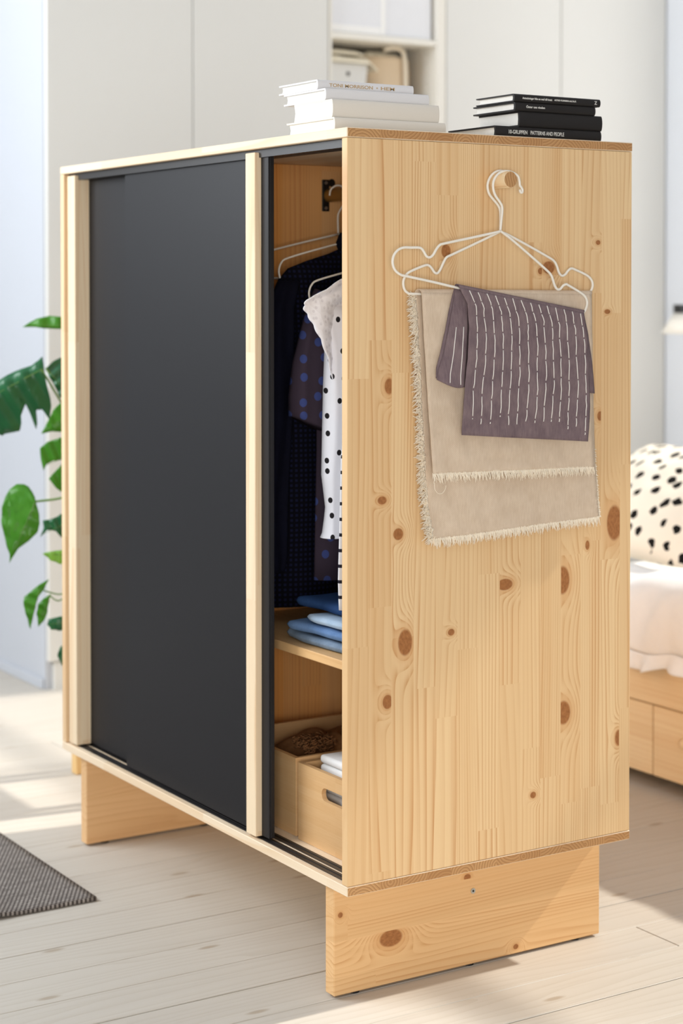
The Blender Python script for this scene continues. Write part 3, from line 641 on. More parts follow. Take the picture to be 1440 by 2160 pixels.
for (x0, y0, z0, th), lb, mt in zip(JS, JL, DN):
    t = thing('folded_jeans', (-0.17, 0.2, z0), lb, 'jeans', 'folded jeans on the shelf')
    x1, y1 = -0.045, 0.36; h2 = th/2
    for part, za, zb, dx in (('outer_fold', z0, z0+th-.0004, 0.0),):
        bm = bmesh.new(); seed = z0*50+za*9
        def jf(u, v, top):
            y = y0 + 0.012*noise.noise(Vector((u*3.5, seed, 1))) + (y1-y0)*v; x = x0+dx + 0.014*noise.noise(Vector((v*4, seed, 9))) + (x1-x0-dx)*u
            e = min(u*(x1-x0), (1-u)*(x1-x0), v*(y1-y0), (1-v)*(y1-y0)); hh = (zb-za)/2
            q = min(1.0, e/0.013); rr = math.sqrt(max(0.0, 1-(1-q)**2))
            wv = 0.0 if not top else 0.22*noise.noise(Vector((x*24, y*24, seed))) - 0.22
            sag = 0.0 if top else 0.0
            return Vector((x, y, (za+zb)/2 + (1 if top else -1)*hh*(0.10+0.90*rr)*(1+wv)))
        us = [0, .01, .02, .035, .05, .075] + [.1+.8*i/14 for i in range(15)] + [.925, .95, .965, .98, .99, 1]
        Vt = [[bm.verts.new(jf(u, v, True)) for v in us] for u in us]; Vb = [[bm.verts.new(jf(u, v, False)) for v in us] for u in us]
        n = len(us)
        for i in range(n-1):
            for j in range(n-1):
                bm.faces.new((Vt[i][j], Vt[i+1][j], Vt[i+1][j+1], Vt[i][j+1])); bm.faces.new((Vb[i][j], Vb[i][j+1], Vb[i+1][j+1], Vb[i+1][j]))
        ring = [(i, 0) for i in range(n-1)] + [(n-1, j) for j in range(n-1)] + [(i, n-1) for i in range(n-1, 0, -1)] + [(0, j) for j in range(n-1, 0, -1)]
        for (a, b), (c, d) in zip(ring, ring[1:]+ring[:1]): bm.faces.new((Vt[a][b], Vb[a][b], Vb[c][d], Vt[c][d]))
        obj(part, bm, mt, t, smooth=True)
    bm = bmesh.new(); tube(bm, smooth_path([(x0+.004+0.25*k/6, y0+.004+0.012*noise.noise(Vector((k/6*3.2, z0*50+z0*9, 1))), z0+th*.46) for k in range(7)], 3), .0012, 5); obj('side_seam', bm, mt, t)

# bamboo boxes on the wardrobe floor
def bamboo(name, axis):
    g = G(name, 0.45, 0.4); o = g.obj(); a = o[2]; l = o[axis]
    f = g.noise(g.vec(g.mul(l, 14.0), g.mul(a, 420.0), 0.0), 1, 3, 0.6); s = g.M('FLOOR', g.mul(a, 70.0)); r = g.white(g.vec(s, g.M('FLOOR', g.mul(l, 4.0)), 1.0))
    c = g.mix(f, srgb(222,182,132), srgb(206,158,104)); c = g.mix(g.mul(r[0], 0.25), c, srgb(232,198,150)); g.color(c); return g.m
M_bx, M_by = bamboo('bamboo_x', 0), bamboo('bamboo_y', 1)
ZF = H0+TP+0.0006
def slot(cx, cz, w, h, n=10):
    r = h/2; return [(cx+w/2-r + r*math.cos(a), cz + r*math.sin(a)) for a in [(-.5+i/n)*math.pi for i in range(n+1)]] + [(cx-w/2+r + r*math.cos(a), cz + r*math.sin(a)) for a in [(.5+i/n)*math.pi for i in range(n+1)]]
def crate(x0, x1, y0, y1, z1, label):
    t = thing('bamboo_box', ((x0+x1)/2, (y0+y1)/2, ZF), label, 'box', 'bamboo boxes on the wardrobe floor'); th = 0.0085; cx = (x0+x1)/2
    for yy in (y0, y1-th):
        bm = bmesh.new(); plate(bm, [(x0, ZF), (x1, ZF), (x1, z1), (x0, z1)], [slot(cx, z1-0.036, 0.086, 0.022)], 1, yy, yy+th); obj('end_board', bm, M_bx, t)
    for xx in (x0, x1-th): obj('side_board', B(xx, xx+th, y0+th+.0002, y1-th-.0002, ZF, z1-.0002, bev=.0006), M_by, t)
    obj('bottom_board', B(x0+th+.0002, x1-th-.0002, y0+th+.0002, y1-th-.0002, ZF+.002, ZF+.007), M_bx, t)
crate(-0.2600, -0.0215, 0.066, 0.520, 0.3315, 'front bamboo box with a cut-out grip, holding folded white linen')
crate(-0.5150, -0.2750, 0.070, 0.520, 0.3345, 'shaded bamboo box behind it to the left, holding a brown wool scarf')
M_linen = fabric('white_linen', srgb(238,238,238), srgb(252,251,248)).m
t = thing('folded_linen', (-0.135, 0.2, ZF+.008), 'folded white linen stacked in the front bamboo box', 'linen')
z = ZF+0.008
for k in range(9):
    th = 0.0155; o = 0.002*random.random()
    obj('folded_layer', B(-0.236+o, -0.045, 0.092+o, 0.44, z, z+th-0.0008, bev=0.006, seg=3), M_linen, t, smooth=True); z += th
M_brown = fabric('brown_wool', srgb(112,78,50), srgb(176,130,88), 90).m
t = thing('wool_scarf', (-0.40, 0.25, ZF+.01), 'brown knitted scarf with a curly fringe lying in the rear bamboo box', 'scarf')
def heap(x0, x1, y0, y1, z0, z1, seed, k=14.0):
    bm = bmesh.new()
    def fn(u, v):
        e = max(0.0, 1-(2*u-1)**4)*max(0.0, 1-(2*v-1)**4); x = x0+(x1-x0)*u; y = y0+(y1-y0)*v
        return Vector((x, y, z0+(z1-z0)*e**0.5*(0.86+0.24*noise.noise(Vector((x*k, y*k*1.6, seed))))))
    grid(bm, fn, 40, 50); return bm
obj('folded_wool', heap(-0.500, -0.292, 0.10, 0.50, ZF+.008, 0.352, 3.0), M_brown, t, smooth=True)
bm = bmesh.new()
for i in range(170):
    c = Vector((random.uniform(-0.345, -0.300), random.uniform(0.105, 0.165), random.uniform(0.332, 0.350))); pts = []
    ph = random.random()*6; r0 = random.uniform(0.003, 0.006)
    for j in range(9): pts.append(c + Vector((r0*math.cos(ph+j*0.9), r0*math.sin(ph+j*0.9)*0.8, 0.0013*j-0.004)))
    tube(bm, pts, 0.0013, 4)
obj('curly_fringe', bm, fabric('dark_brown_yarn', srgb(84,56,34), srgb(140,98,64), 200).m, t, kind='stuff', smooth=True)

# ------------------------------------------------------------------ white fitted closets behind
XC = -2.41
def closet(y0, y1, doors, label):
    t = thing('fitted_closet', (XC-0.3, (y0+y1)/2, 0), label, 'closet', 'white fitted closets along the back')
    bm = bmesh.new(); box(bm, XC-0.58, XC-0.021, y0+.001, y0+.018, 0.08, 2.5); box(bm, XC-0.58, XC-0.021, y1-.018, y1-.001, 0.08, 2.5)
    box(bm, XC-0.58, XC-0.57, y0+.018, y1-.018, 0.08, 2.5); box(bm, XC-0.57, XC-0.021, y0+.018, y1-.018, 2.48, 2.5); box(bm, XC-0.57, XC-0.021, y0+.018, y1-.018, 0.08, 0.1)
    obj('carcass', bm, M_closetin, t)
    obj('plinth', B(XC-0.55, XC-0.006, y0+.001, y1-.001, 0.0, 0.078), M_closet, t)
    for a, b in doors: obj('door', B(XC-0.0195, XC, a+.0016, b-.0016, 0.082, 2.5, bev=0.0015), M_closet, t)
    return t
closet(0.545, 1.455, [(0.526, 0.988), (0.988, 1.455)], 'white two-door closet left of the open shelves, beside the pale wall end')
closet(1.896, 2.826, [(1.896, 2.364), (2.364, 2.826)], 'white two-door closet right of the open shelves, sunlit by the back wall')
op = thing('open_closet', (XC-0.3, 1.675, 0), 'open white shelving unit between the two door closets, holding storage boxes', 'closet')
Y0, Y1 = 1.457, 1.894
bm = bmesh.new()
hol = [[(XC-0.06+0.004*math.cos(a*math.pi/4), z0+0.004*math.sin(a*math.pi/4)) for a in range(8)] for z0 in [0.9+0.032*i for i in range(40)]]
plate(bm, [(XC-.58, .08), (XC, .08), (XC, 2.5), (XC-.58, 2.5)], hol, 1, Y1-0.034, Y1-0.001)
obj('side_panel', bm, M_closetin, op); obj('side_panel', B(XC-.58, XC, Y0+.001, Y0+.010, .08, 2.5, bev=.001), M_closetin, op)
obj('back_panel', B(XC-.58, XC-.57, Y0+.0105, Y1-.0345, .08, 2.5), M_closetin, op); obj('plinth', B(XC-.55, XC-.006, Y0+.001, Y1-.001, 0, .078), M_closet, op)
for z0 in (0.082, 0.50, 0.93, 1.32, 1.690, 1.908, 2.34): obj('shelf', B(XC-.569, XC-.003, Y0+.0105, Y1-.0345, z0, z0+.018, bev=.001), M_closetin, op)
# boxes in the open unit
M_fab = plain('white_storage_fabric', srgb(232,233,236), 0.9, 0.1, grain=0.03, scale=120); M_tape = plain('white_cotton_tape', srgb(246,245,242), 0.9)
t = thing('fabric_box', (XC-.28, 1.66, 1.9265), 'white fabric storage box on the upper open shelf', 'box')
bm = bmesh.new(); box(bm, XC-.52, XC-.015, Y0+.016, Y1-.044, 1.9265, 2.20, bev=.006, seg=2); obj('body', bm, M_fab, t)
obj('pull_tape', B(XC-.0149, XC-.0125, 1.655, 1.672, 1.9300, 2.19, bev=.0008), M_tape, t); obj('hem_band', B(XC-.0149, XC-.0135, Y0+.018, 1.6545, 1.9300, 1.952, bev=.0006), M_tape, t)
t = thing('storage_box', (XC-.2, 1.545, 1.7085), 'small white box with a round finger hole, cream cloths heaped on it', 'box')
bm = bmesh.new(); hx = 1.553; hz = 1.806
plate(bm, [(1.470, 1.7085), (1.612, 1.7085), (1.624, 1.838), (1.470, 1.838)], [[(hx+.0075*math.cos(a*math.pi/8), hz+.0075*math.sin(a*math.pi/8)) for a in range(16)]], 0, XC-.048, XC-.043)
obj('front', bm, M_closet, t)
bm = bmesh.new(); box(bm, XC-.4, XC-.0485, 1.470, 1.475, 1.7085, 1.838); box(bm, XC-.4, XC-.0485, 1.606, 1.611, 1.7085, 1.836); box(bm, XC-.4, XC-.395, 1.475, 1.606, 1.7085, 1.838); box(bm, XC-.395, XC-.0485, 1.475, 1.606, 1.7085, 1.713)
obj('sides', bm, M_closet, t); obj('hole_backing', B(XC-.058, XC-.050, 1.54, 1.566, 1.794, 1.818), M_gap, t)
M_cream = fabric('cream_cotton', srgb(240,228,202), srgb(252,246,228), 40).m
t = thing('cream_cloths', (XC-.2, 1.55, 1.84), 'crumpled cream cloths heaped on the small white box', 'cloth')
for k, (z0, z1, dy, dx, sd) in enumerate(((1.8385, 1.872, 0.0, 0.0, 1.0), (1.868, 1.893, -.03, -.03, 5.0))):
    bm = bmesh.new()
    def fn(u, v):
        e = max(0, 1-(2*u-1)**4)*max(0, 1-(2*v-1)**6); x = XC-.38+dx+.350*u; y = 1.4705+(.185+dy)*v
        return Vector((x, y, z0 + (z1-z0)*e**.5*(0.7+.5*noise.noise(Vector((x*22, y*26, sd)))) + (-.020*max(0, v-.85)/.15 if k == 0 else 0)))
    grid(bm, fn, 30, 34); solid(obj('folded_cloth', bm, M_cream, t, smooth=True), 0.003, 1)
t = thing('canvas_basket', (XC-.3, 1.75, 1.7085), 'tall beige canvas basket with pale handle straps on the lower open shelf', 'basket')
M_canvas = plain('beige_canvas', srgb(222,200,170), 0.9, 0.1, grain=0.06, scale=150); M_strap = plain('cream_strap', srgb(240,228,206), 0.9)
rows = [(1.7085, 1.645, 1.835, XC-.17, .095), (1.75, 1.638, 1.842, XC-.17, .10), (1.82, 1.632, 1.846, XC-.17, .10), (1.868, 1.634, 1.842, XC-.17, .10), (1.874, 1.640, 1.838, XC-.17, .096), (1.866, 1.645, 1.832, XC-.17, .09)]
obj('body', loft(densify(rows, 3), famp=0.015, fk=3), M_canvas, t, smooth=True)
bm = bmesh.new(); tube(bm, smooth_path([(XC-.069, 1.785, 1.712), (XC-.066, 1.783, 1.80), (XC-.067, 1.78, 1.872), (XC-.075, 1.772, 1.898), (XC-.085, 1.745, 1.902), (XC-.085, 1.715, 1.895)], 5), 0.0075, 6); obj('strap', bm, M_strap, t, smooth=True)
obj('contents', heap(XC-.25, XC-.095, 1.655, 1.80, 1.862, 1.900, 4.0, 30), M_cream, t, smooth=True)

# ------------------------------------------------------------------ bed
YF = 1.272
M_bed = pine('pine_bed', 0, 2, stave=0.085, seed=61, light=srgb(246,222,180), dark=srgb(228,192,140), rings=40, contrast=0.7)
bd_ = thing('bed', (-0.45, 1.75, 0), 'pine day bed with storage drawers behind the wardrobe', 'bed')
X0, X1 = -1.42, 0.55
obj('side_rail', B(X0, X1, YF, YF+.022, .197, .345, bev=.002), M_bed, bd_)
obj('rear_rail', B(X0, X1, 2.23, 2.252, .03, .345, bev=.002), M_bed, bd_)
for xx in (X0, X1-.022): obj('end_board', B(xx, xx+.022, YF+.0225, 2.2295, .0, .345, bev=.002), M_bed, bd_)
obj('slat_base', B(X0+.0225, X1-.0225, YF+.0225, 2.2295, .200, .215), M_bed, bd_)
gapx = -0.7265
for a, b in ((X0+.006, gapx-.002), (gapx+.0025, -0.05), (-.044, X1-.006)):
    d = obj('drawer', B(a, b, YF+.004, YF+.022, .034, .1935, bev=.002), M_bed, bd_)
    obj('drawer_box', B(a+.01, b-.01, YF+.0222, YF+.35, .044, .17), M_bed, d)
    bm = bmesh.new(); cx = -0.605 if a > -1 and a < -.5 else (a+b)/2
    tube(bm, [(cx, YF+.0038, .131), (cx, YF-.006, .131), (cx, YF-.010, .131), (cx, YF-.018, .131), (cx, YF-.021, .131)], [.006, .006, .011, .011, .007], 16); obj('knob', bm, M_bed, d, smooth=True)
obj('mattress', B(X0+.024, X1-.024, YF+.024, 2.225, .2155, .395, bev=.02, seg=3), M_linen, bd_)
# duvet
dv = thing('duvet', (-0.3, 1.7, .40), 'white ruffled duvet hanging over the pine bed rail', 'duvet')
prof = [(2.20, .42), (2.21, .45), (2.15, .475), (1.9, .485), (1.62, .485), (1.46, .480), (1.36, .462), (1.30, .440), (1.266, .415), (1.246, .385), (1.238, .355), (1.240, .325), (1.248, .314)]
PP = smooth_path([(0, a, b) for a, b in prof], 4)
def dfn(u, v):
    f = u*(len(PP)-1); i = min(int(f), len(PP)-2); p = PP[i].lerp(PP[i+1], f-i).copy(); x = -1.10 + 1.55*v; p.x = x
    dr = max(0.0, (u-0.55)/0.45)
    n = noise.noise(Vector((x*9, u*3, 2.0))); n2 = noise.noise(Vector((x*4, u*4, 7.0)))
    w = 0.022*math.sin(x*34+2*n)*dr
    p.y -= 0.030*dr*n + w*0.55 - 0.004; p.z += 0.030*n2*(1-dr*0.5) + 0.012*n
    if x > -0.85: p.z += 0.05*min(1, (x+.85)/.3)*(1-dr)
    kx = min(1, max(0, (-.64-x)/.10)); ky = min(1, max(0, (p.y-1.41)/.04)); k = kx*kx*(3-2*kx)*ky*ky*(3-2*ky)
    p.z = p.z*(1-k) + min(p.z, .404)*k      # pressed flat under the pillow
    if p.y > YF: p.z = max(p.z, .401)
    return p
bm = bmesh.new(); grid(bm, dfn, 70, 120); solid(obj('cover', bm, M_linen, dv, smooth=True), 0.012, 1)
bm = bmesh.new()
def rfn(u, v):
    p = dfn(0.955, v); x = p.x; p.y += -0.012*u + 0.013*math.sin(x*75 + 3*noise.noise(Vector((x*8, 0, 0))))*u - .004; p.z -= 0.036*u + 0.004*math.sin(x*41)*u; return p
grid(bm, rfn, 8, 240); solid(obj('ruffle', bm, M_linen, dv, smooth=True), 0.002)
# pillow
def pil_mat():
    g = G('cream_dotted_cotton', 0.9, 0.1); v = g.n('ShaderNodeTexVoronoi', voronoi_dimensions='2D'); v.inputs['Randomness'].default_value = 0.55
    o = g.obj(); w = g.noise(g.coord(), 45, 2)
    g.put(v.inputs['Vector'], g.vec(g.add(g.mul(o[0], 17.0), g.mul(w, .4)), g.add(g.mul(o[2], 19.0), g.mul(w, .4)), 0.0)); v.inputs['Scale'].default_value = 1.0
    k = g.sub(1.0, g.step(v.outputs['Distance'], .215, .25)); g.color(g.mix(k, srgb(246,236,218), srgb(28,26,24))); return g.m
bm = bmesh.new(); ww, hh, tt = 0.32, 0.185, 0.08
def pfn(s):
    def fn(u, v):
        a, b = 2*u-1, 2*v-1; e = max(0.0, (1-a*a)*(1-b*b))**0.42
        k = 1-0.06*(1-abs(b)**2) ; k2 = 1-0.05*(1-abs(a)**2)
        x, z = a*ww*k2, b*hh*k
        return Vector((x, s*tt*e*(1+.12*noise.noise(Vector((x*14, z*14, s)))), z))
    return fn
grid(bm, pfn(1), 36, 30); grid(bm, pfn(-1), 36, 30); bmesh.ops.remove_doubles(bm, verts=bm.verts, dist=0.0005)
R = Matrix.Translation((-1.08, 1.635, 0.596)) @ Matrix.Rotation(math.radians(-8), 4, 'Z') @ Matrix.Rotation(math.radians(-54), 4, 'X') @ Matrix.Rotation(math.radians(2), 4, 'Y')
pil = obj('pillow', bm, pil_mat(), None, smooth=True, origin=(0, 0, 0)); pil.matrix_world = R
tag(pil, 'cream pillow with black dots propped on the bed', 'pillow')
# reading lamp
t = thing('wall_lamp', (-2.02, YB, 1.1), 'small white cone-shaded lamp with a black cap on the back wall', 'lamp')
lx, ly, lz = -2.039, 2.60, 1.0
bm = bmesh.new(); tube(bm, [(lx, ly, lz-.008), (lx, ly, lz+.058)], [.092, .052], 40, cap=False); solid(obj('shade', bm, M_wire, t, angle=40), .002)
bm = bmesh.new(); cyl(bm, (lx, ly, lz+.058), (lx, ly, lz+.085), .054, 32); obj('cap', bm, M_black, t, angle=40)
bm = bmesh.new(); tube(bm, smooth_path([(lx, ly, lz+.085), (lx, ly, lz+.12), (lx, ly+.05, lz+.14), (lx+.03, YB-.012, lz+.14)], 5), .006, 10); obj('arm', bm, M_black, t, smooth=True)
bm = bmesh.new(); cyl(bm, (lx+.03, YB-.014, lz+.14), (lx+.03, YB-.001, lz+.14), .035, 24); obj('wall_plate', bm, M_black, t, angle=40)

# ------------------------------------------------------------------ rug
def rug_mat():
    g = G('charcoal_weave', 0.95, 0.1); o = g.obj()
    row = g.M('FLOOR', g.mul(o[1], 230.0)); colm = g.M('FLOOR', g.mul(o[0], 130.0))
    chk = g.M('MODULO', g.M('ABSOLUTE', g.add(row, colm)), 2.0); r = g.white(g.vec(row, colm, 0.0)); r2 = g.white(g.vec(row, 0.0, 2.0))
    n1 = g.noise(g.vec(g.mul(o[0], 60.0), g.mul(o[1], 9.0), 0.0), 1, 3)
    c = g.mix(g.mul(chk, 0.8), srgb(74, 68, 65), srgb(188, 180, 172)); c = g.mix(g.mul(r[0], .30), c, srgb(96, 88, 84)); c = g.mix(g.mul(g.step(n1, .4, .7), .35), c, srgb(82, 75, 72))
    g.color(c); g.bump(chk, 0.5, 0.0015); return g.m
bm = bmesh.new()
def rug(u, v):
    x = -2.35 + 1.652*u; y = -0.108 - 1.5*v; e = max(0, 1-(1-u)*1.652/0.03)
    return Vector((x, y - 0.0, 0.0048 + 0.004*max(0, noise.noise(Vector((x*3, y*3.5, 2)))) + 0.0045*max(0, math.sin(y*21+2.2))*max(0, 1-(1-u)*1.652/0.2)))
grid(bm, rug, 110, 90)
tag(solid(obj('rug', bm, rug_mat(), None, smooth=True), 0.007, 0), 'charcoal flat-woven rug lying on the pale floorboards', 'rug')

# ------------------------------------------------------------------ plants on a stool
st = thing('stool', (-1.41, .37, 0), 'small pine stool carrying the green plants behind the wardrobe', 'stool')
M_stool = pine('pine_stool', 2, 0, stave=.2, seed=71, light=srgb(240,206,140), dark=srgb(224,178,106))
for xx in (-1.562, -1.268):
    for yy in (.222, .50): obj('leg', B(xx, xx+.027, yy, yy+.027, .0005, .43, bev=.002), M_stool, st)
obj('seat', B(-1.575, -1.235, .212, .535, .4302, .45, bev=.004, seg=2), M_stool, st)
obj('apron', B(-1.555, -1.25, .24, .25, .38, .43), M_stool, st)
M_pot = plain('white_ceramic', srgb(232,230,224), 0.35)
M_soil = plain('dark_soil', srgb(52, 38, 28), 1.0, 0.1, grain=.3)
def leafmat(name, c1, c2, trans=0.35):
    g = G(name, 0.32, 0.5); n = g.noise(g.coord(), 26, 3); g.color(g.mix(n, c1, c2))
    g.b.inputs['Subsurface Weight'].default_value = 0.0
    tr = g.n('ShaderNodeBsdfTranslucent'); tr.inputs[0].default_value = tuple(min(1, v*1.6) for v in c2[:3])+(1,)
    mx = g.n('ShaderNodeMixShader'); mx.inputs[0].default_value = trans
    out = [x for x in g.t.nodes if x.type == 'OUTPUT_MATERIAL'][0]
    g.t.links.new(g.b.outputs[0], mx.inputs[1]); g.t.links.new(tr.outputs[0], mx.inputs[2]); g.t.links.new(mx.outputs[0], out.inputs[0]); return g.m
M_ld = leafmat('deep_green_leaf', srgb(22,84,52), srgb(44,116,66), .22); M_lm = leafmat('green_leaf', srgb(56,126,30), srgb(96,160,48), .4); M_ll = leafmat('light_leaf', srgb(120,178,74), srgb(166,206,104), .4)
M_stem = plain('green_stem', srgb(92, 128, 52), 0.5)
def pot(t, x, y, z, r, h):
    bm = bmesh.new(); tube(bm, [(x, y, z), (x, y, z+.004), (x, y, z+h), (x, y, z+h)], [r*.7, r*.74, r, r*.93], 32, cap=False); tube(bm, [(x, y, z+h), (x, y, z+h-.02)], [r*.93, r*.9], 32, cap=False)
    bm.faces.new([bm.verts.new((x+r*.7*math.cos(k*math.pi/16), y+r*.7*math.sin(k*math.pi/16), z)) for k in range(32)])
    obj('pot', bm, M_pot, t, angle=40)
    bm = bmesh.new(); cyl(bm, (x, y, z+h-.03), (x, y, z+h-.018), r*.89, 24); obj('soil', bm, M_soil, t)
DIRV = Vector((math.sin(YAW), -math.cos(YAW), 0))     # from the plants out into the room
def leaf(t, pts, mat, base, tip, stem_to, curl=0.10, seed=0.0, sr=.0026):
    """leaf blade with the given outline, domed along the midrib from base to tip"""
    P = [Vector(p) for p in pts]; b, e = Vector(base), Vector(tip); ax = (e-b).normalized(); L = (e-b).length
    sd = ax.cross(DIRV).normalized(); bm = bmesh.new()
    def bend(p):
        s = (p-b).dot(ax)/L; w = (p-b).dot(sd)
        return p + DIRV*(-curl*abs(w)*1.6 + curl*0.5*L*(s-s*s)*2 + 0.004*math.sin(s*24+seed))
    vs = [bm.verts.new(p) for p in P]; f = bm.faces.new(vs); bmesh.ops.triangulate(bm, faces=[f])
    for _ in range(3): bmesh.ops.subdivide_edges(bm, edges=[x for x in bm.edges if x.calc_length() > 0.010], cuts=1, use_grid_fill=True); bmesh.ops.triangulate(bm, faces=bm.faces)
    for v in bm.verts: v.co = bend(v.co)
    lf = solid(obj('leaf', bm, mat, t, smooth=True), 0.0006)
    bm = bmesh.new(); tube(bm, [bend(b.lerp(e, k/8)) + DIRV*.0006 for k in range(9)], [.0010*(1-k/9)+.0002 for k in range(9)], 5); obj('midrib', bm, M_stem, lf, smooth=True)
    if stem_to is not None:
        q = Vector(stem_to); m = (bend(b)+q)/2 + Vector((0, 0, .03)); bm = bmesh.new(); tube(bm, smooth_path([bend(b), b.lerp(m, .6), m, m.lerp(q, .55)+Vector((0, 0, .01)), q], 4), sr, 6); obj('stem', bm, M_stem, t, smooth=True)
mo = thing('monstera', (-1.47, .33, .45), 'monstera with large split dark green leaves, upper plant behind the wardrobe', 'plant')
pot(mo, -1.475, .315, .4505, .075, .13); Q = (-1.475, .315, .57)
big = [(-1.3957,0.0815,0.957),(-1.3943,0.0843,0.9685),(-1.3969,0.081,0.9853),(-1.4006,0.0747,0.9769),(-1.4082,0.0621,0.9654),(-1.4181,0.046,0.9591),(-1.428,0.0298,0.9517),(-1.4362,0.0164,0.9444),(-1.4443,0.0029,0.9339),(-1.4579,-0.0196,0.9139),(-1.47,-0.0405,0.8824),(-1.4715,-0.0445,0.8509),(-1.4615,-0.0298,0.8247),(-1.4415,0.0011,0.8068),(-1.44,0.0039,0.811),(-1.4295,0.0208,0.8152),(-1.4211,0.0342,0.8184),(-1.4193,0.038,0.8352),(-1.4191,0.0392,0.853),(-1.4213,0.0368,0.8772),(-1.4233,0.0344,0.8929),(-1.4223,0.0362,0.8971),(-1.4189,0.0415,0.8929),(-1.4141,0.0484,0.8793),(-1.4092,0.0553,0.8593),(-1.4054,0.0603,0.8404),(-1.4017,0.0654,0.8215),(-1.4009,0.0674,0.8352),(-1.402,0.0669,0.8614),(-1.4053,0.0627,0.8845),(-1.4085,0.0585,0.9013),(-1.4104,0.056,0.9139),(-1.4076,0.0604,0.9118),(-1.404,0.0656,0.9013),(-1.4021,0.0682,0.8929),(-1.4037,0.0654,0.8856),(-1.4015,0.0678,0.8656),(-1.3949,0.0785,0.8667),(-1.3913,0.0837,0.8583),(-1.3883,0.088,0.8488),(-1.3865,0.0906,0.8425),(-1.3879,0.089,0.8551),(-1.385,0.0946,0.8751),(-1.3859,0.094,0.8908),(-1.3893,0.0899,0.9192),(-1.3937,0.084,0.9402)]
leaf(mo, big, M_ld, [(-1.3957,0.0815,0.957)][0], [(-1.4667,-0.0352,0.8824)][0], Q, .22, 1.0)
leaf(mo, [(-1.4472,0.1123,0.9554),(-1.4385,0.127,0.9725),(-1.4296,0.1416,0.981),(-1.4171,0.1614,0.9789),(-1.4078,0.1745,0.9426),(-1.4097,0.1694,0.9),(-1.4207,0.1511,0.883),(-1.4288,0.1385,0.8915),(-1.435,0.1299,0.916),(-1.4423,0.1193,0.9373)], M_ld, [(-1.4461,0.1142,0.9576)][0], [(-1.4152,0.1602,0.8894)][0], Q, .1, 2.0)
leaf(mo, [(-1.5328,0.0934,1.048),(-1.525,0.1064,1.0588),(-1.516,0.1211,1.0674),(-1.5012,0.145,1.0739),(-1.4873,0.167,1.0718),(-1.4689,0.1962,1.0674),(-1.4542,0.219,1.0545),(-1.4683,0.1959,1.0437),(-1.4867,0.1666,1.0437),(-1.5057,0.1364,1.0447),(-1.5173,0.1181,1.048)], M_lm, [(-1.4542,0.219,1.0545)][0], [(-1.5328,0.0934,1.048)][0], Q, .1, 3.0)
leaf(mo, [(-1.505,0.1257,0.8048),(-1.4981,0.138,0.8318),(-1.4918,0.1494,0.8588),(-1.4831,0.1643,0.8772),(-1.4706,0.1846,0.8858),(-1.4586,0.2026,0.8642),(-1.4606,0.1974,0.821),(-1.4718,0.1789,0.808),(-1.4919,0.1469,0.8102)], M_lm, [(-1.4615,0.198,0.8642)][0], [(-1.505,0.1257,0.8048)][0], Q, .08, 4.0)
leaf(mo, [(-1.4874,0.1147,0.7741),(-1.4785,0.1295,0.788),(-1.4627,0.1552,0.7977),(-1.4502,0.1752,0.7988),(-1.4383,0.1932,0.7794),(-1.4398,0.1877,0.7149),(-1.4505,0.1691,0.6826),(-1.46,0.1534,0.674),(-1.4659,0.1444,0.6826),(-1.4755,0.1302,0.7041),(-1.4679,0.1432,0.7214),(-1.4613,0.1543,0.7343),(-1.4582,0.1599,0.7472),(-1.4707,0.1398,0.745),(-1.4785,0.127,0.7364),(-1.4822,0.1204,0.7224),(-1.4856,0.1162,0.7472)], M_lm, [(-1.4392,0.1912,0.7687)][0], [(-1.483,0.1196,0.731)][0], Q, .08, 5.0)
ph = thing('philodendron', (-1.34, .30, .45), 'trailing philodendron with heart-shaped leaves, lower plant behind the wardrobe', 'plant')
pot(ph, -1.330, .33, .4505, .062, .11); Q2 = (-1.330, .33, .55)
leaf(ph, [(-1.368,0.0551,0.6685),(-1.3699,0.0526,0.6779),(-1.374,0.0466,0.6883),(-1.3787,0.0396,0.6987),(-1.3843,0.0309,0.7039),(-1.3932,0.0167,0.7039),(-1.4007,0.0042,0.6935),(-1.4059,-0.0048,0.6758),(-1.4087,-0.0105,0.6529),(-1.4086,-0.0117,0.6258),(-1.4046,-0.0068,0.5945),(-1.4002,-0.001,0.5716),(-1.3964,0.004,0.5507),(-1.396,0.0038,0.5319),(-1.3935,0.0083,0.5424),(-1.3857,0.0219,0.5653),(-1.3739,0.0416,0.582),(-1.3654,0.0559,0.5987),(-1.3625,0.0615,0.6195),(-1.364,0.06,0.6383)], M_lm, [(-1.3685,0.0542,0.6675)][0], [(-1.3955,0.0047,0.534)][0], None, .16, 1.5)
bm = bmesh.new(); tube(bm, smooth_path([(-1.3685,0.0542,0.6675),(-1.3603,0.0675,0.6695),(-1.3492,0.0852,0.6716),(-1.3377,0.1038,0.6758),(-1.3218,0.1295,0.6841)] + [Q2], 4), .0026, 6); obj('stem', bm, M_stem, ph, smooth=True)
leaf(ph, [(-1.4544,0.1011,0.5758),(-1.4509,0.1077,0.5983),(-1.4524,0.1061,0.6132),(-1.4445,0.1188,0.6154),(-1.4356,0.1334,0.6218),(-1.4312,0.1407,0.6282),(-1.4185,0.1606,0.6218),(-1.4176,0.16,0.5791),(-1.4288,0.1418,0.5748),(-1.436,0.1312,0.5897),(-1.4462,0.1149,0.5919)], M_ld, [(-1.4194,0.1586,0.6111)][0], [(-1.4534,0.103,0.5812)][0], Q2, .08, 2.5)
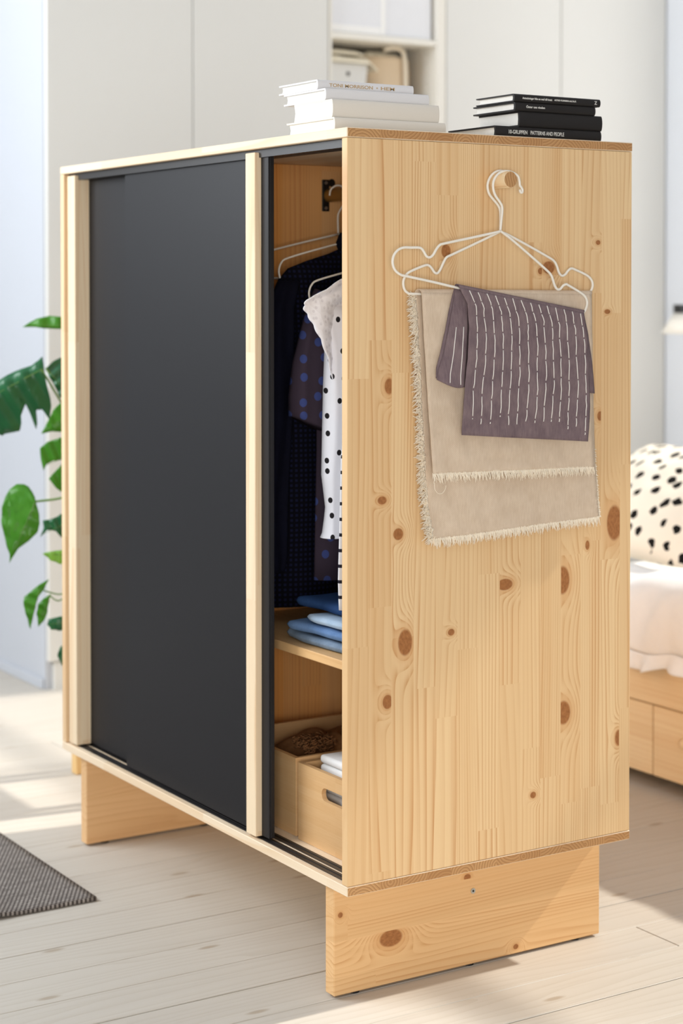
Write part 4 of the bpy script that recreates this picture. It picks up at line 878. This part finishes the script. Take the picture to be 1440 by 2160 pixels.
leaf(ph, [(-1.4229,0.0934,0.5438),(-1.4128,0.1096,0.5481),(-1.4005,0.1294,0.5512),(-1.3863,0.1518,0.5459),(-1.3886,0.147,0.5247),(-1.4009,0.1272,0.5194),(-1.4135,0.1075,0.5279)], M_ll, [(-1.3867,0.1508,0.5385)][0], [(-1.4229,0.0934,0.5438)][0], Q2, .08, 3.5)
leaf(ph, [(-1.3776,0.0875,0.4907),(-1.3875,0.0714,0.4813),(-1.3994,0.0515,0.4624),(-1.4058,0.0407,0.4519),(-1.406,0.0396,0.433),(-1.4015,0.0455,0.4099),(-1.3964,0.0522,0.3805),(-1.3928,0.0598,0.4183),(-1.3896,0.0665,0.4498),(-1.3827,0.0783,0.4687)], M_lm, [(-1.3873,0.0712,0.4708)][0], [(-1.3965,0.0522,0.3826)][0], None, .12, 4.5)
leaf(ph, [(-1.3927,0.0995,0.4559),(-1.4009,0.0859,0.4464),(-1.4073,0.075,0.4327),(-1.4085,0.072,0.4106),(-1.4065,0.0745,0.3958),(-1.4062,0.0743,0.3821),(-1.3998,0.0852,0.3958),(-1.3962,0.0917,0.4106),(-1.395,0.0947,0.4327)], M_lm, [(-1.3938,0.0976,0.4528)][0], [(-1.4057,0.0752,0.3842)][0], None, .1, 5.5)
leaf(ph, [(-1.4328,0.1071,0.3801),(-1.4314,0.11,0.3929),(-1.4168,0.1336,0.3993),(-1.4043,0.1534,0.395),(-1.4027,0.1549,0.3758),(-1.4161,0.1331,0.3662),(-1.4275,0.1151,0.3694)], M_ld, [(-1.4041,0.1533,0.3886)][0], [(-1.4323,0.108,0.3801)][0], Q2, .1, 6.5)
leaf(ph, [(-1.4374,0.134,0.3079),(-1.4349,0.1388,0.3251),(-1.4272,0.1516,0.3358),(-1.4183,0.165,0.3208),(-1.4205,0.1601,0.2908),(-1.4317,0.1418,0.2844)], M_ld, [(-1.4213,0.1606,0.3293)][0], [(-1.4353,0.1365,0.2908)][0], Q2, .1, 7.5)
for pp_ in ([(-1.3966,0.0751,0.4692),(-1.3875,0.0893,0.4629),(-1.37,0.1169,0.4576),(-1.3515,0.1476,0.4818)], [(-1.403,0.1016,0.4511),(-1.3955,0.1131,0.4405),(-1.3882,0.1248,0.4427),(-1.3697,0.1556,0.468)]):
    bm = bmesh.new(); tube(bm, smooth_path(pp_ + [Q2], 4), .0016, 6); obj('stem', bm, M_stem, ph, smooth=True)
